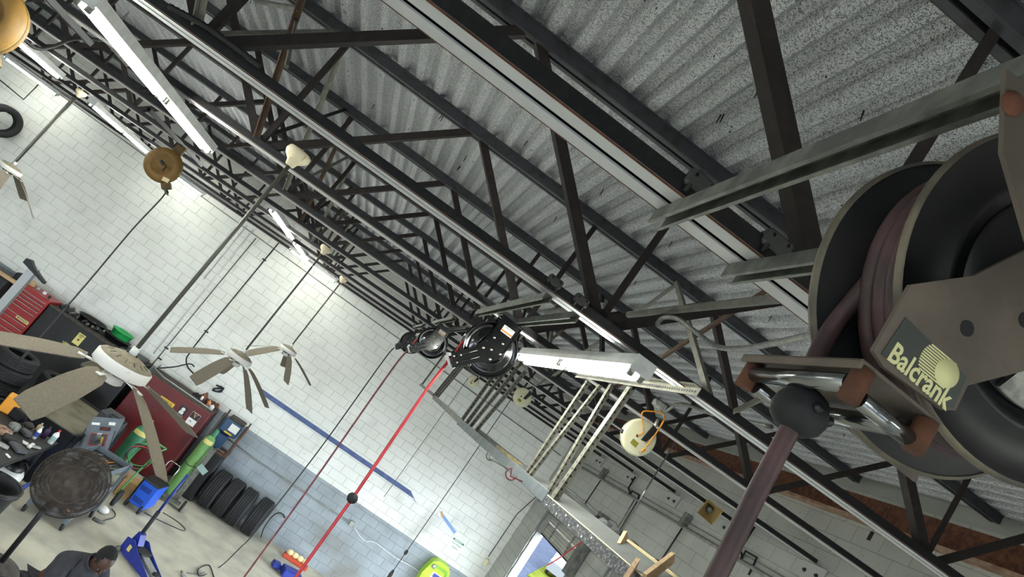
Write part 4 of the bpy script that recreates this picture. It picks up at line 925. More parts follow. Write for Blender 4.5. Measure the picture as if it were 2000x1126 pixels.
MB().prism([(ex0 - .27, .92), (ex0 - .30, 1.30), (ex0 - .22, 1.62), (ex0 - .10, 1.70), (ex0 + .16, 1.70), (ex0 + .27, 1.60), (ex0 + .30, 1.25), (ex0 + .26, .92)], .30, Matrix(((1, 0, 0, 0), (0, 0, 1, ey + .10), (0, 1, 0, 0), (0, 0, 0, 1)))).build('tank_body', 'lime', ew)
MB().prism([(ex0 - .12, 1.60), (ex0 + .19, 1.60), (ex0 + .24, 1.50), (ex0 + .22, 1.38), (ex0 + .18, 1.53), (ex0 - .11, 1.56)], .03, Matrix(((1, 0, 0, 0), (0, 0, 1, ey - .06), (0, 1, 0, 0), (0, 0, 0, 1)))).build('moulded_recess', 'lime_dark', ew)
MB().box((ex0 + .05, ey - .055, 1.22), (.30, .01, .44), bev=.004).build('instruction_label', 'sign_white', ew)
MB().box((ex0 + .05, ey - .062, 1.38), (.22, .004, .09), bev=.001).build('label_header', 'navy', ew)
MB().path([(ex0 - .03, ey - .063, 1.27), (ex0 + .03, ey - .063, 1.22), (ex0 + .12, ey - .063, 1.24)], .008, 6).build('label_swoosh', 'navy', ew)
MB().lathe([(0, .05), (.045, .05), (.055, .03), (.055, 0)], 20, Matrix.Translation((ex0 - .15, ey - .05, 1.54)) @ AY).build('filler_cap', 'galv', ew)
MB().box((ex0, 15.8, .90), (.5, .3, .05)).build('wall_shelf', 'white_enamel', ew)
# hose hanger and hose loop on the dado, hanging tyre high left
hk = [atY(px, py, 15.72) for px, py in ((556, 1012), (553, 1004), (543, 1001), (530, 1010), (516, 1030), (509, 1050))]
one('hose_loop', MB().path(catmull(hk, 6), .012, 8), 'black_rubber', 'black hose looped from a hanger on the dado by the floor', 'hose loop')
box_t('hose_hanger', 'small metal hose hanger on the dado', 'hanger', atY(555, 1010, 15.80), (.05, .14, .05), 'galv')
def tyre_mesh(r, w, ri=None):
    ri = ri or r * .60; p = []
    def g(x, d): return (r - d, x)
    n = 5; tw = w * .80; p.append((ri, -w * .36)); p.append((ri + .012, -w * .44)); p.append(((r + ri) / 2, -w * .5)); p.append((r * .93, -w * .47)); p.append((r * .975, -tw / 2))
    step = tw / n
    for k in range(n):
        a = -tw / 2 + k * step; p += [(r, a + step * .12), (r, a + step * .88)]
        if k < n - 1: p += [(r - .011, a + step * .94), (r - .011, a + step * 1.06)]
    p += [(r * .975, tw / 2), (r * .93, w * .47), ((r + ri) / 2, w * .5), (ri + .012, w * .44), (ri, w * .36), (ri + .025, w * .2), (r - .05, 0), (ri + .025, -w * .2), (ri, -w * .36)]
    return MB().lathe(p, 44, smooth=True)
mat('tyre', '17181a', .8, col2='202123', scale=30)
tm_big = tyre_mesh(.415, .30).mesh('tyre', ['tyre']); tm = tyre_mesh(.34, .235).mesh('tyre', ['tyre'])
def tyre(label, M, me=tm_big, group=None):
    o = inst('tyre', me); o.matrix_world = M; WORLD[o.name] = M; return tag(o, label, 'tyre', group)
for k, (x, y, az) in enumerate(((-.60, 15.38, -.06), (-.26, 15.40, -.08), (.08, 15.36, -.06), (.48, 15.40, -.1))):
    tyre('worn tyre standing against the dado, ' + ('first beside the gas cylinder', 'second in the row of four', 'third in the row of four', 'last of the row, a gap apart')[k], Matrix.Translation((x, y, .415)) @ Matrix.Rotation(az, 4, 'Z') @ Matrix.Rotation(math.pi / 2, 4, 'Y'), group='tyres standing along the dado')
tyre('dark tyre hung high on the back wall at the left edge', Matrix.Translation((-8.74, 15.5, 4.12)) @ frame((.75, -.66, .05)).to_4x4(), tm)
one('tyre_hook', MB().tube((-8.74, 15.88, 4.33), (-8.74, 15.35, 4.32), .015, 8), 'black_steel', 'steel peg in the wall holding the hung tyre', 'hook')
for k in range(5): tyre('flat tyre in the stack at the left edge, %s from the floor' % nth[k], Matrix.Translation((-4.55 + .03 * (k % 2), 13.1 - .02 * k, .13 + .242 * k)) @ Matrix.Rotation(.2 * k, 4, 'Z'), tm, 'stacked tyres before the used oil tank')
for k in range(4): tyre('flat tyre in the stack before the USED OIL lettering, %s from the floor' % nth[k], Matrix.Translation((-3.95 - .02 * k, 13.9, .13 + .242 * k)) @ Matrix.Rotation(.3 * k, 4, 'Z'), tm, 'stacked tyres before the used oil tank')
# ================================================================ TANKS
mat('tank_black', '0b0b0c', .55, col2='121213', scale=5); mat('tank_red', '621013', .5, col2='4a0c0f', scale=2.5, lo=.35, hi=.7); mat('lid_dirty', '35302c', .85, col2='4a433c', scale=12)
mat('chest_red', '8c1b1c', .4); mat('chrome', 'b8b8b8', .2, .9); mat('yellow_label', 'd9b52a', .5); mat('label_yellow_pale', 'c9bd72', .6)
ut = thing('used_oil_tank', 'big black used oil tank against the back wall', 'tank', (-4.35, 15.3, 0))
MB().box((-4.35, 15.28, .87), (2.12, .78, 1.72), bev=.02).build('tank_body', 'tank_black', ut)
MB().bar((-5.41, 14.93, 1.735), (-3.29, 14.93, 1.735), rect(.06, .03)).build('rim_edge', 'lid_dirty', ut)
MB().box((-4.35, 15.28, 1.737), (2.06, .72, .014)).build('tank_lid', 'lid_dirty', ut)
lp = atY(154, 662, 14.885); ll = MB().box(lp, (.15, .006, .24)).build('hazard_label', 'label_yellow_pale', ut)
text('USED', .05, Matrix.Translation(lp + Vector((0, -.004, .085))) @ FY, 'tank_black', ll); text('OIL', .04, Matrix.Translation(lp + Vector((0, -.004, .045))) @ FY, 'tank_black', ll)
MB().prism([(0, .028), (.028, 0), (0, -.028), (-.028, 0)], .003, Matrix.Translation(lp + Vector((0, -.004, -.015))) @ FY).build('diamond_mark', 'tank_red', ll)
text('USED OIL', .062, Matrix.Translation(atY(134, 674, 14.884)) @ FY, 'label_yellow_pale', ut)
def pan(name, label, c, r, h, m, cat='pan', sc=(1, 1), rot=0):
    return one(name, MB().lathe([(0, 0), (r * .8, 0), (r * .86, .01), (r, h), (r * 1.06, h), (r * 1.06, h - .012), (r * .98, h - .012), (r * .83, .02), (0, .018)], 28, Matrix.Translation(c) @ Matrix.Rotation(rot, 4, 'Z') @ Matrix.Diagonal((sc[0], sc[1], 1, 1))), m, label, cat)
pan('drain_pan', 'black oil drain pan on top of the used oil tank, left one', (-4.72, 15.36, 1.75), .26, .13, 'black_plastic', sc=(1.15, .9))
pan('drain_pan', 'black oil drain pan under the green one', (-4.12, 15.36, 1.75), .25, .12, 'black_plastic', sc=(1.15, .9))
pan('drain_pan', 'bright green oil drain pan resting on the black pan', (-4.10, 15.36, 1.872), .21, .15, mat('pan_green', '2fa357', .35, col2='278a49', scale=4), sc=(1.1, .9))
box_t('drip_tray', 'low black drip tray at the right end of the used oil tank', 'tray', (-3.62, 15.3, 1.775), (.55, .5, .06), 'black_plastic', bev=.02)
for k in range(12):
    x = -5.3 + k * .075 + rnd.uniform(-.02, .02)
    lump('tool_clutter', ('dark oily pump part lying on the used oil tank, %s from the left' % nth[k] if k < 9 else 'dark oily fitting by the left drain pan, number %s' % ('one', 'two', 'three')[k - 9]), [(x, 15.05 + rnd.uniform(0, .3), 1.78), (x + rnd.uniform(-.08, .1), 15.2 + rnd.uniform(-.1, .2), 1.80 + rnd.uniform(0, .05)), (x + .06, 15.25 + rnd.uniform(-.1, .15), 1.78)], [rnd.uniform(.02, .04), rnd.uniform(.02, .05)], rnd.choice(['black_rubber', 'grey_cast', 'lid_dirty', 'rail_dark']), 'oily part')
# red tool chest beside it
rc = thing('tool_chest', 'red tool chest with many drawers beside the black tank', 'tool chest', (-5.78, 15.1, 0))
MB().box((-5.78, 15.2, .90), (.68, .6, 1.78), bev=.012).build('cabinet', 'chest_red', rc)
zd = 1.72
for k, h in enumerate((.075, .075, .075, .09, .09, .05, .11, .11, .11, .14, .14, .16, .18)):
    zd -= h
    if k == 5: continue
    d = MB().box((-5.78, 14.894, zd + h / 2), (.63, .016, h - .010), bev=.003).build('drawer', 'chest_red', rc)
    MB().box((-5.78, 14.882, zd + h - .016), (.62, .014, .014)).build('drawer_pull', 'chrome', d)
MB().box((-5.60, 14.88, zd + .9), (.26, .006, .055)).build('name_plate', 'label_yellow_pale', rc)
text('MONARCH', .042, Matrix.Translation((-5.60, 14.876, zd + .9)) @ FY, 'black_plastic', rc)
for k, (x, s, mm) in enumerate(((-6.0, .10, 'raw_wood'), (-5.86, .07, 'galv'), (-5.72, .06, 'white_plastic'), (-5.6, .05, 'lid_dirty'))):
    box_t('small_box', ('small brown carton on the red tool chest', 'small metal tin on the red tool chest', 'small white pot on the red tool chest', 'small dark part on the red tool chest')[k], 'box', (x, 15.15, 1.79 + s / 2), (s, s, s), mm, bev=.008)
# steel lift post before the chest
pt = thing('lift_post', 'bare aluminium lift post with a black arm before the red chest', 'post', (-5.32, 13.0, 0))
m = MB(); m.bar((-5.32, 13.0, 0), (-5.32, 13.0, 2.50), chan(.14, .10, .008), up=(0, 1, 0)); m.build('column', mat('alu', 'a9abab', .35, .7), pt)
MB().prism([(-5.50, 2.47), (-5.02, 2.36), (-5.02, 2.40), (-5.34, 2.52), (-5.42, 2.58), (-5.50, 2.56)], .10, Matrix(((1, 0, 0, 0), (0, 0, 1, 13.0), (0, 1, 0, 0), (0, 0, 0, 1)))).build('top_arm', 'black_plastic', pt)
MB().box((-5.32, 13.05, .01), (.35, .35, .02)).build('base_plate', 'rail_dark', pt)
# wooden plank stack and dark bin at far left
box_t('work_shelf', 'dark shelf unit at the left edge behind the lift post', 'shelf', (-6.75, 15.0, .85), (1.1, .7, 1.7), 'tank_black', bev=.02)
one('wood_offcut', MB().box((-6.35, 14.8, 1.74), (.55, .12, .06), Matrix.Rotation(.1, 3, 'Z')), 'raw_wood', 'pale wooden offcut lying on the dark shelf at left', 'wood')
box_t('tool_clutter', 'black tool case standing on the dark shelf at left', 'case', (-6.2, 15.05, 1.80), (.22, .2, .2), 'black_rubber', bev=.02)
# red engine oil tank
rt = thing('engine_oil_tank', 'dark red engine oil tank with stickers and a pipe rail', 'tank', (-2.36, 15.3, 0))
MB().box((-2.36, 15.30, .87), (1.56, .82, 1.70), bev=.02).build('tank_body', 'tank_red', rt)
MB().box((-2.36, 15.30, 1.728), (1.52, .78, .02)).build('tank_lid', 'lid_dirty', rt)
MB().path([(-3.12, 15.55, 1.73), (-3.12, 15.5, 1.86), (-3.06, 14.95, 1.84), (-2.8, 14.92, 1.80), (-1.62, 14.92, 1.79)], .014, 8).build('pipe_rail', 'galv', rt)
lb1 = atY(326, 784, 14.885); e_ = MB().box(lb1, (.33, .006, .085)).build('product_label', 'yellow_label', rt); text('ENGINE OIL', .055, Matrix.Translation(lb1 + Vector((0, -.004, 0))) @ FY, 'tank_black', e_, sx=.9)
lb2 = atY(355, 803, 14.885); e_ = MB().box(lb2, (.17, .006, .24)).build('safety_sticker', 'black_plastic', rt)
MB().ball(lb2 + Vector((0, -.004, .05)), .04, 12, sc=(1, .1, 1)).build('sticker_figure', 'sticker_white', e_); MB().box(lb2 + Vector((0, -.004, -.02)), (.09, .002, .06)).build('sticker_figure', 'sticker_white', e_); MB().box(lb2 + Vector((0, -.004, -.085)), (.15, .002, .05)).build('sticker_text', 'galv_dirty', e_)
lb3 = atY(377, 818, 14.885); e_ = MB().box(lb3, (.19, .006, .27)).build('brand_sticker', 'sticker_white', rt); MB().box(lb3 + Vector((0, -.004, .065)), (.185, .002, .13)).build('sticker_top', 'black_plastic', e_)
text('V', .13, Matrix.Translation(lb3 + Vector((0, -.006, .075))) @ FY, 'cord_orange', e_, sx=1.1); text('V', .09, Matrix.Translation(lb3 + Vector((.012, -.0072, .082))) @ FY, 'navy', e_)
text('OIL', .04, Matrix.Translation(lb3 + Vector((-.02, -.005, -.06))) @ FY, 'black_plastic', e_)
for k, (px, py, r, h, mm, lab) in enumerate(((398, 779, .03, .16, 'sign_white', 'white bottle with blue foot on the red tank'), (414, 787, .035, .10, 'white_plastic', 'white handled jug on the red tank'), (421, 792, .05, .09, 'sticker_white', 'small white carton on the red tank'), (424, 770, .07, .22, 'rust', 'rusty funnel can standing on the red tank'), (431, 779, .03, .14, 'sticker_orange', 'slim pinkish bottle on the red tank'))):
    v = atZ(px, py, 1.76); v.y = min(v.y, 15.55)
    o_ = one('bottle' if k != 2 else 'small_box', MB().lathe([(0, 0), (r, 0), (r, h * .65), (r * .6, h * .8), (r * .35, h * .84), (r * .35, h), (0, h)], 14, Matrix.Translation((v.x, 15.25 + .05 * (k % 2), 1.74))), mm, lab, 'bottle' if k != 2 else 'box')
    if k == 0: MB().tube((v.x, 15.25, 1.741), (v.x, 15.25, 1.78), .0315, 14).build('label_band', 'navy', o_)
for k in range(7):
    x = -2.2 + k * .08; lump('tool_clutter', 'oily valve fitting on the red tank lid, %s from the left' % nth[k], [(x, 15.4, 1.75), (x + .05, 15.45, 1.80 + .01 * k), (x + .1, 15.42, 1.76)], [.02, .035], rnd.choice(['black_rubber', 'rust', 'lid_dirty']), 'oily part')
one('cable_bundle', MB().path(catmull([(-1.9 + .1 * math.sin(k * 2.1), 15.83, 2.05 + .09 * math.cos(k * 1.7)) for k in range(9)], 6), .018, 7), 'black_rubber', 'tangled black cable bundle on the wall over the red tank', 'cable')
# blue pump machine in a brown frame
pm = thing('pump_unit', 'blue pump machine in a brown angle frame right of the red tank', 'pump', (-1.05, 15.45, 0))
MB().box((-1.12, 15.42, 1.63), (.42, .38, .30), bev=.03).build('pump_housing', mat('pump_blue', '24415f', .45), pm)
MB().box((-1.10, 15.42, 1.81), (.36, .34, .07), bev=.02).build('housing_lid', 'lid_dirty', pm)
MB().box((-1.05, 15.222, 1.66), (.20, .006, .16)).build('rating_plate', 'sticker_white', pm); MB().box((-1.1, 15.222, 1.52), (.18, .006, .03)).build('warning_band', 'yellow_label', pm)
MB().box((-1.2, 15.42, 1.28), (.30, .34, .32), bev=.02).build('motor', 'pump_blue', pm)
for x, y in ((-1.38, 15.2), (-.84, 15.2), (-1.38, 15.7), (-.84, 15.7)): MB().bar((x, y, 0), (x, y, 1.86), ell(.035, .035, .005), up=(0, 1, 0)).build('frame_leg', 'lid_dirty', pm)
MB().box((-1.11, 15.45, 1.10), (.58, .54, .03)).build('frame_shelf', 'rust', pm)
MB().bar((-.82, 15.17, 1.15), (-.82, 15.17, 1.86), rect(.03, .03), up=(0, 1, 0)).build('frame_brace', 'rust', pm)
MB().box((-1.13, 15.42, .545), (.58, .56, 1.08), bev=.03).build('lower_tank', 'tank_black', pm)
# ================================================================ GAS CYLINDERS AND WELDING GEAR
mat('cyl_green', '5f8a4c', .45, col2='6f9a58', scale=5); mat('cyl_dark', '2f6b4c', .45, col2='3a7a58', scale=5)
def gas(label, x, y, r, h, m, capm, tilt=(0, 0)):
    t = thing('gas_cylinder', label, 'gas cylinder', (x, y, 0), Matrix.Rotation(tilt[0], 3, 'Y'))
    MB().lathe([(0, 0), (r * .92, 0), (r, .03), (r, h - .18), (r * .93, h - .12), (r * .72, h - .05), (r * .42, h - .01), (r * .36, h)], 28).build('cylinder', m, t, local=True)
    MB().lathe([(r * .36, h - .02), (r * .40, h), (r * .40, h + .10), (r * .30, h + .15), (0, h + .16)], 18).build('valve_cap', capm, t, local=True)
    MB().lathe([(r * .99, h - .17), (r * .99, h - .165), (r * .95, h - .115), (r * .85, h - .085)], 28, arc=(-2.4, -.6)).build('shoulder_label', 'label_yellow_pale', t, local=True)
    return t
gas('tall light green gas cylinder on a small cart beside the tyres', -1.28, 14.62, .125, 1.45, 'cyl_green', 'cyl_dark', (.02, 0))
gas('short dark green gas cylinder in front of the red tank', -2.34, 14.25, .16, 1.0, 'cyl_dark', 'galv')
wc = thing('cylinder_cart', 'grey cylinder cart holding the tall green cylinder', 'cart', (-1.05, 14.62, 0))
for x in (-1.10, -.98): pass
MB().bar((-1.07, 14.50, .08), (-1.07, 14.50, 1.30), chan(.11, .04, .004), up=(0, 1, 0)).build('cart_upright', 'rail_dark', wc)
MB().box((-1.12, 14.40, .10), (.40, .12, .05), bev=.006).build('cart_axle', 'rail_dark', wc)
for x in (-1.33, -.86): MB().lathe([(.03, -.02), (.10, -.025), (.115, -.02), (.115, .02), (.10, .025), (.03, .02), (.03, -.02)], 24, Matrix.Translation((x, 14.36, .115)) @ Matrix.Rotation(math.pi / 2, 4, 'Y')).build('wheel', 'black_rubber', wc)
MB().path([(-1.07, 14.46, 1.28), (-1.0, 14.36, 1.36), (-.86, 14.36, 1.36)], .012, 8).build('cart_handle', 'rail_dark', wc)
MB().box((-1.0, 14.42, .86), (.20, .02, .12), Matrix.Rotation(.3, 3, 'Y')).build('hanging_card', 'sticker_green', wc)
MB().path(catmull([(-1.41, 14.55, .80), (-1.28, 14.47, .77), (-1.12, 14.5, .80)], 5), .008, 6).build('chain', 'black_steel', wc)
wl = thing('welder', 'bright blue welding machine on small wheels', 'welder', (-1.28, 13.6, 0)); mat('welder_blue', '1f56c8', .4)
Rw = Matrix.Rotation(-.15, 3, 'Z'); wcn = Vector((-1.44, 13.38, 0))
def wb_(c, s, nm, mm, bev=.012, p=wl): return MB().box(wcn + Rw @ Vector(c), s, Rw, bev=bev).build(nm, mm, p)
wb_((0, 0, .31), (.34, .44, .42), 'core', 'black_plastic'); side = wb_((.02, -.225, .31), (.31, .02, .44), 'side_panel', 'welder_blue'); side2 = wb_((.165, 0, .31), (.02, .44, .44), 'side_panel', 'welder_blue')
for r_ in range(2):
    for k in range(7): wb_((-.09 + k * .03, -.237, .19 + .22 * r_), (.012, .004, .09), 'vent_slot', 'black_plastic', 0, side)
wb_((.0, 0, .54), (.36, .48, .03), 'top_tray', 'black_plastic')
for sx_ in (-.14, .14): MB().lathe([(.0, -.02), (.075, -.02), (.08, -.015), (.08, .015), (.075, .02), (0, .02)], 20, Matrix.Translation(wcn + Rw @ Vector((sx_, -.22, .08))) @ Rw.to_4x4() @ Matrix.Rotation(math.pi / 2, 4, 'Y')).build('wheel', 'black_rubber', wl)
MB().path([wcn + Rw @ Vector(v) for v in ((-.12, .2, .54), (-.12, .24, .86), (-.10, .27, .9), (.10, .27, .9), (.12, .24, .86), (.12, .2, .54))], .011, 8).build('handle', 'chrome', wl)
# hand truck with hoses, cardboard carton
ht_ = thing('hand_truck', 'green framed hand truck draped with welding hoses', 'hand truck', (-1.95, 13.2, 0)); mat('truck_green', '3f8a4a', .5)
for x in (-2.08, -1.80): MB().path(catmull([(x, 12.95, .15), (x + .03, 13.05, .6), (x + .08, 13.2, 1.0), (x + .14, 13.3, 1.12)], 5), .016, 8).build('frame_tube', 'truck_green', ht_)
MB().path([(-1.94, 13.3, 1.12), (-1.66, 13.3, 1.12)], .016, 8).build('handle', 'truck_green', ht_)
for x in (-2.12, -1.74): MB().lathe([(.04, -.03), (.09, -.035), (.14, -.03), (.15, 0), (.14, .03), (.09, .035), (.04, .03), (.04, -.03)], 26, Matrix.Translation((x, 12.85, .15)) @ Matrix.Rotation(math.pi / 2, 4, 'Y')).build('wheel', 'black_rubber', ht_)
for k in range(5):
    a0 = k * .7; MB().path([(-1.92 + .22 * math.cos(a0 + t_ * .33), 13.12 + .05 * math.sin(t_), .78 + .20 * math.sin(a0 + t_ * .33) + .02 * k) for t_ in range(18)], .010, 6).build('hose_coil', ('hose_black', 'hose_red', 'grey_cable', 'hose_black', 'truck_green')[k], ht_)
MB().box((-1.70, 13.1, .98), (.12, .05, .07), Matrix.Rotation(.4, 3, 'Y'), bev=.01).build('regulator', 'hose_red', ht_)
cb = Vector((-1.80, 13.55, 0)); o_ = one('carton', MB().box(cb + Vector((0, 0, .15)), (.36, .36, .30), Matrix.Rotation(.3, 3, 'Z')), mat('cardboard', 'b08d5e', .8, col2='bd9a6a', scale=6), 'open brown cardboard carton on the floor by the hand truck', 'carton')
for s_ in (-1, 1): MB().box(cb + Vector((.23 * s_, 0, .33)), (.14, .38, .006), Matrix.Rotation(.3, 3, 'Z') @ Matrix.Rotation(.5 * s_, 3, 'Y')).build('flap', 'cardboard', o_)
v = atZ(197, 1000, .0); one('float_lamp', MB().ball((v.x, v.y, .06), .06, 16, sc=(1.7, 1.0, 1.0)), 'white_plastic', 'white oval lamp body lying on the floor', 'lamp')
v = atZ(190, 1020, .0); one('air_tool', MB().path([(v.x - .1, v.y, .03), (v.x + .02, v.y, .035), (v.x + .08, v.y + .06, .03)], [.025, .03, .018], 8), 'galv_dirty', 'small air tool lying on the floor by the white lamp', 'tool')
def fhose(label, px, r=.008, m='hose_black', z=.01): return one('floor_hose', MB().path(catmull([atZ(a, b, z) for a, b in px], 6), r, 7), m, label, 'hose')
fhose('thin black cable looped on the floor beside the jack handle', [(318, 1000), (335, 1010), (352, 1022), (362, 1033), (355, 1035), (330, 1024), (300, 1010), (282, 1000)])
fhose('thin cable curling round the white lamp on the floor', [(218, 993), (225, 1002), (222, 1010), (205, 1015), (196, 1020)])
# ================================================================ FLOOR JACK
mat('jack_blue', '1b2a7a', .35, col2='223390', scale=6)
jk = thing('floor_jack', 'blue trolley jack with a long upright handle', 'floor jack', (-.8, 11.5, 0))
j0 = Vector((-.98, 11.62, 0)); jd = Vector((.80, -.60, 0)).normalized(); jn = Vector((-jd.y, jd.x, 0))
Rj = Matrix((jd, jn, Vector((0, 0, 1)))).transposed()
for s_ in (-1, 1):
    MB().prism([(0, .06), (0, .26), (.16, .30), (.30, .24), (.78, .12), (.82, .05), (.10, .04)], .014, Matrix.Translation(j0 + jn * (.14 * s_)) @ Rj.to_4x4() @ Matrix.Rotation(math.pi / 2, 4, 'X')).build('side_plate', 'jack_blue', jk)
MB().box(j0 + jd * .30 + Vector((0, 0, .20)), (.22, .22, .07), Rj, bev=.01).build('cover_plate', 'black_plastic', jk)
MB().bar(j0 + jd * .22 + Vector((0, 0, .20)), j0 + jd * .80 + Vector((0, 0, .12)), rect(.13, .05)).build('lift_arm', 'galv', jk)
MB().lathe([(0, .02), (.055, .02), (.06, 0), (0, 0)], 18, Matrix.Translation(j0 + jd * .78 + Vector((0, 0, .15)))).build('saddle', 'black_steel', jk)
for a, b in ((.02, -.17), (.02, .17), (.80, -.13), (.80, .13)): MB().lathe([(0, -.02), (.05, -.02), (.05, .02), (0, .02)], 16, Matrix.Translation(j0 + jd * a + jn * b + Vector((0, 0, .05))) @ Rj.to_4x4() @ Matrix.Rotation(math.pi / 2, 4, 'X')).build('wheel', 'galv_dirty', jk)
hb = j0 + jd * .06 + Vector((0, 0, .20))
MB().prism([(-.06, 0), (.16, .0), (.05, .17), (-.02, .19)], .12, Matrix.Translation(hb) @ Rj.to_4x4() @ Matrix.Rotation(math.pi / 2, 4, 'X')).build('handle_socket', 'jack_blue', jk)
k0, k1, k2 = hb + Vector((0, 0, .12)), Vector((-.94, 11.6, .76)), Vector((-.935, 11.58, 1.46))
MB().tube(k0, k1, .032, 12).build('foam_sleeve', 'black_rubber', jk); MB().tube(k1, k2, .021, 12).build('handle', 'jack_blue', jk)
MB().box(j0 + jd * .17 - jn * .149 + Vector((0, 0, .17)), (.07, .003, .09), Rj).build('capacity_label', 'label_yellow_pale', jk)
# bits by the wall at the bottom edge
v = atZ(585, 1098, 0); ty = thing('parts_tray', 'orange-red tray holding pale work gloves by the dado', 'tray', (1.7, 15.45, 0))
MB().box((1.72, 15.5, .04), (.62, .22, .08), Matrix.Rotation(-.05, 3, 'Z'), bev=.02).build('tray', mat('tray_red', 'b8472c', .5), ty)
for k in range(4): MB().ball((1.52 + .13 * k, 15.53, .13), .07, 10, sc=(1.2, .7, .9)).build('glove', mat('glove_cream', 'd8c692', .8), ty)
o_ = thing('scissor_jack', 'blue low jack partly seen at the bottom edge', 'jack', (1.1, 13.9, 0)); vj = atZ(562, 1128, 0)
MB().box((vj.x, vj.y, .10), (.42, .30, .16), Matrix.Rotation(.3, 3, 'Z'), bev=.02).build('body', 'jack_blue', o_); MB().box((vj.x - .35, vj.y + .05, .08), (.18, .18, .12), Matrix.Rotation(.3, 3, 'Z'), bev=.02).build('pump_block', 'jack_blue', o_)
v = atZ(352, 1118, 0); one('air_wrench', MB().path([(v.x, v.y, .03), (v.x + .06, v.y - .10, .03), (v.x + .14, v.y - .12, .03)], [.02, .03, .018], 9), 'galv', 'chrome air wrench lying at the end of the black hose', 'tool')
fhose('pale hose trailing from the air wrench on the floor', [(365, 1118), (385, 1120), (400, 1117)], .009, 'grey_cable')
# ================================================================ BENCHES, CART, DRUM FAN, BIN
mat('bench_navy', '0b1120', .5, col2='101830', scale=6); mat('tan_dirty', '6d6757', .8, col2='57513f', scale=4, lo=.4, hi=.65); mat('bench_black', '121213', .6, col2='1b1a1a', scale=8)
mat('cart_grey', '5d666d', .45, col2='68727a', scale=5)
tb = thing('oil_pan_table', 'dark blue parts table with a stained tan top', 'table', (-3.1, 12.6, 0)); zt_ = .92
MB().add([(-3.75, 11.85, zt_), (-2.72, 11.85, zt_), (-2.50, 13.6, zt_), (-3.55, 13.7, zt_)], [(0, 1, 2, 3)]).add([(-3.75, 11.85, zt_ - .03), (-2.72, 11.85, zt_ - .03), (-2.50, 13.6, zt_ - .03), (-3.55, 13.7, zt_ - .03)], [(3, 2, 1, 0)]).build('table_top', 'tan_dirty', tb)
cs = [(-3.75, 11.85), (-2.72, 11.85), (-2.50, 13.6), (-3.55, 13.7)]
for k in range(4):
    a, b = cs[k], cs[(k + 1) % 4]; MB().bar((*a, zt_ - .03), (*b, zt_ - .03), rect(.05, .12)).build('rim', 'black_plastic', tb)
    MB().bar((*a, .44), (*b, .44), rect(.03, .82)).build('side_panel', 'bench_navy', tb)
box_t('parts_bin', 'black plastic parts bin on the tan table', 'bin', (-2.78, 13.35, zt_ + .105), (.34, .42, .2), 'grey_cast', bev=.02)
one('open_crate', MB().box((-2.62, 13.05, zt_ + .005), (.32, .30, .01)).box((-2.78, 13.05, zt_ + .12), (.012, .30, .23)).box((-2.46, 13.05, zt_ + .12), (.012, .30, .23)).box((-2.62, 13.2, zt_ + .12), (.32, .012, .23)).box((-2.62, 12.9, zt_ + .12), (.32, .012, .23)), 'grey_cast', 'open dark crate at the corner of the tan table', 'crate')
wb2 = thing('work_bench', 'black work bench littered with parts at the left edge', 'bench', (-3.3, 10.4, 0))
MB().box((-3.35, 10.35, .90), (1.36, 1.75, .07), Matrix.Rotation(.02, 3, 'Z'), bev=.006).build('bench_top', 'bench_black', wb2)
for x, y in ((-2.78, 9.6), (-2.78, 11.1), (-3.95, 9.6), (-3.95, 11.1)): MB().box((x, y, .43), (.07, .07, .86)).build('leg', 'bench_black', wb2)
MB().box((-3.4, 11.05, .40), (1.2, .06, .8)).build('back_panel', 'bench_navy', wb2)
zb = .937
def onb(px, py): v = atZ(px, py, zb + .03); v.z = zb; v.x = min(v.x, -2.74); v.y = min(max(v.y, 9.5), 11.15); return v
def bottle(label, px, py, r, h, m, cap, band=None):
    v = onb(px, py); t = thing('bottle', label, 'bottle', v)
    MB().lathe([(0, 0), (r, 0), (r, h * .62), (r * .8, h * .72), (r * .35, h * .84), (r * .35, h * .9), (0, h * .9)], 16).build('body', m, t, local=True); MB().lathe([(r * .4, h * .88), (r * .4, h), (0, h)], 12).build('cap', cap, t, local=True)
    if band: MB().lathe([(r * 1.01, h * .2), (r * 1.01, h * .55)], 16).build('label', band, t, local=True)
bottle('white bottle with a red cap at the bench corner', 101, 862, .042, .22, 'white_plastic', 'hose_red', 'sticker_green'); bottle('purple bottle lying by the white one on the bench', 86, 850, .04, .18, mat('purple', '3a2448', .5), 'black_plastic'); bottle('small white spray can on the bench', 68, 852, .03, .2, 'white_plastic', 'sticker_green', 'navy'); bottle('brown jar on the bench top', 92, 833, .035, .14, 'raw_wood', 'galv')
for k, (px, py, sx_, sy_, sz, mm, lab) in enumerate(((14, 800, .22, .20, .26, 'cord_orange', 'orange cardboard packet standing on the bench'), (36, 873, .24, .17, .05, 'grey_cast', 'flat grey battery lying on the bench'), (34, 812, .22, .2, .16, 'black_plastic', 'open black case on the bench'), (25, 858, .24, .16, .06, 'black_rubber', 'black tray of parts on the bench'), (8, 868, .14, .1, .03, 'galv', 'metal bracket on the bench edge'), (62, 868, .05, .20, .03, 'white_plastic', 'white tube lying on the bench'), (75, 873, .05, .14, .03, 'galv', 'spanner lying on the bench front'), (18, 887, .09, .03, .02, 'white_plastic', 'white chip on the front edge of the bench'), (50, 845, .16, .10, .07, 'grey_cast', 'grey housing on the bench'), (58, 830, .12, .10, .06, 'lid_dirty', 'rusty caliper on the bench'), (48, 862, .12, .08, .03, 'white_enamel', 'pale plate on the bench'))):
    v = onb(px, py); box_t('bench_item', lab, 'part', v + Vector((0, 0, sz / 2)), (sx_, sy_, sz), mm, Matrix.Rotation(rnd.uniform(-.8, .8), 3, 'Z'), min(sz * .3, .015))
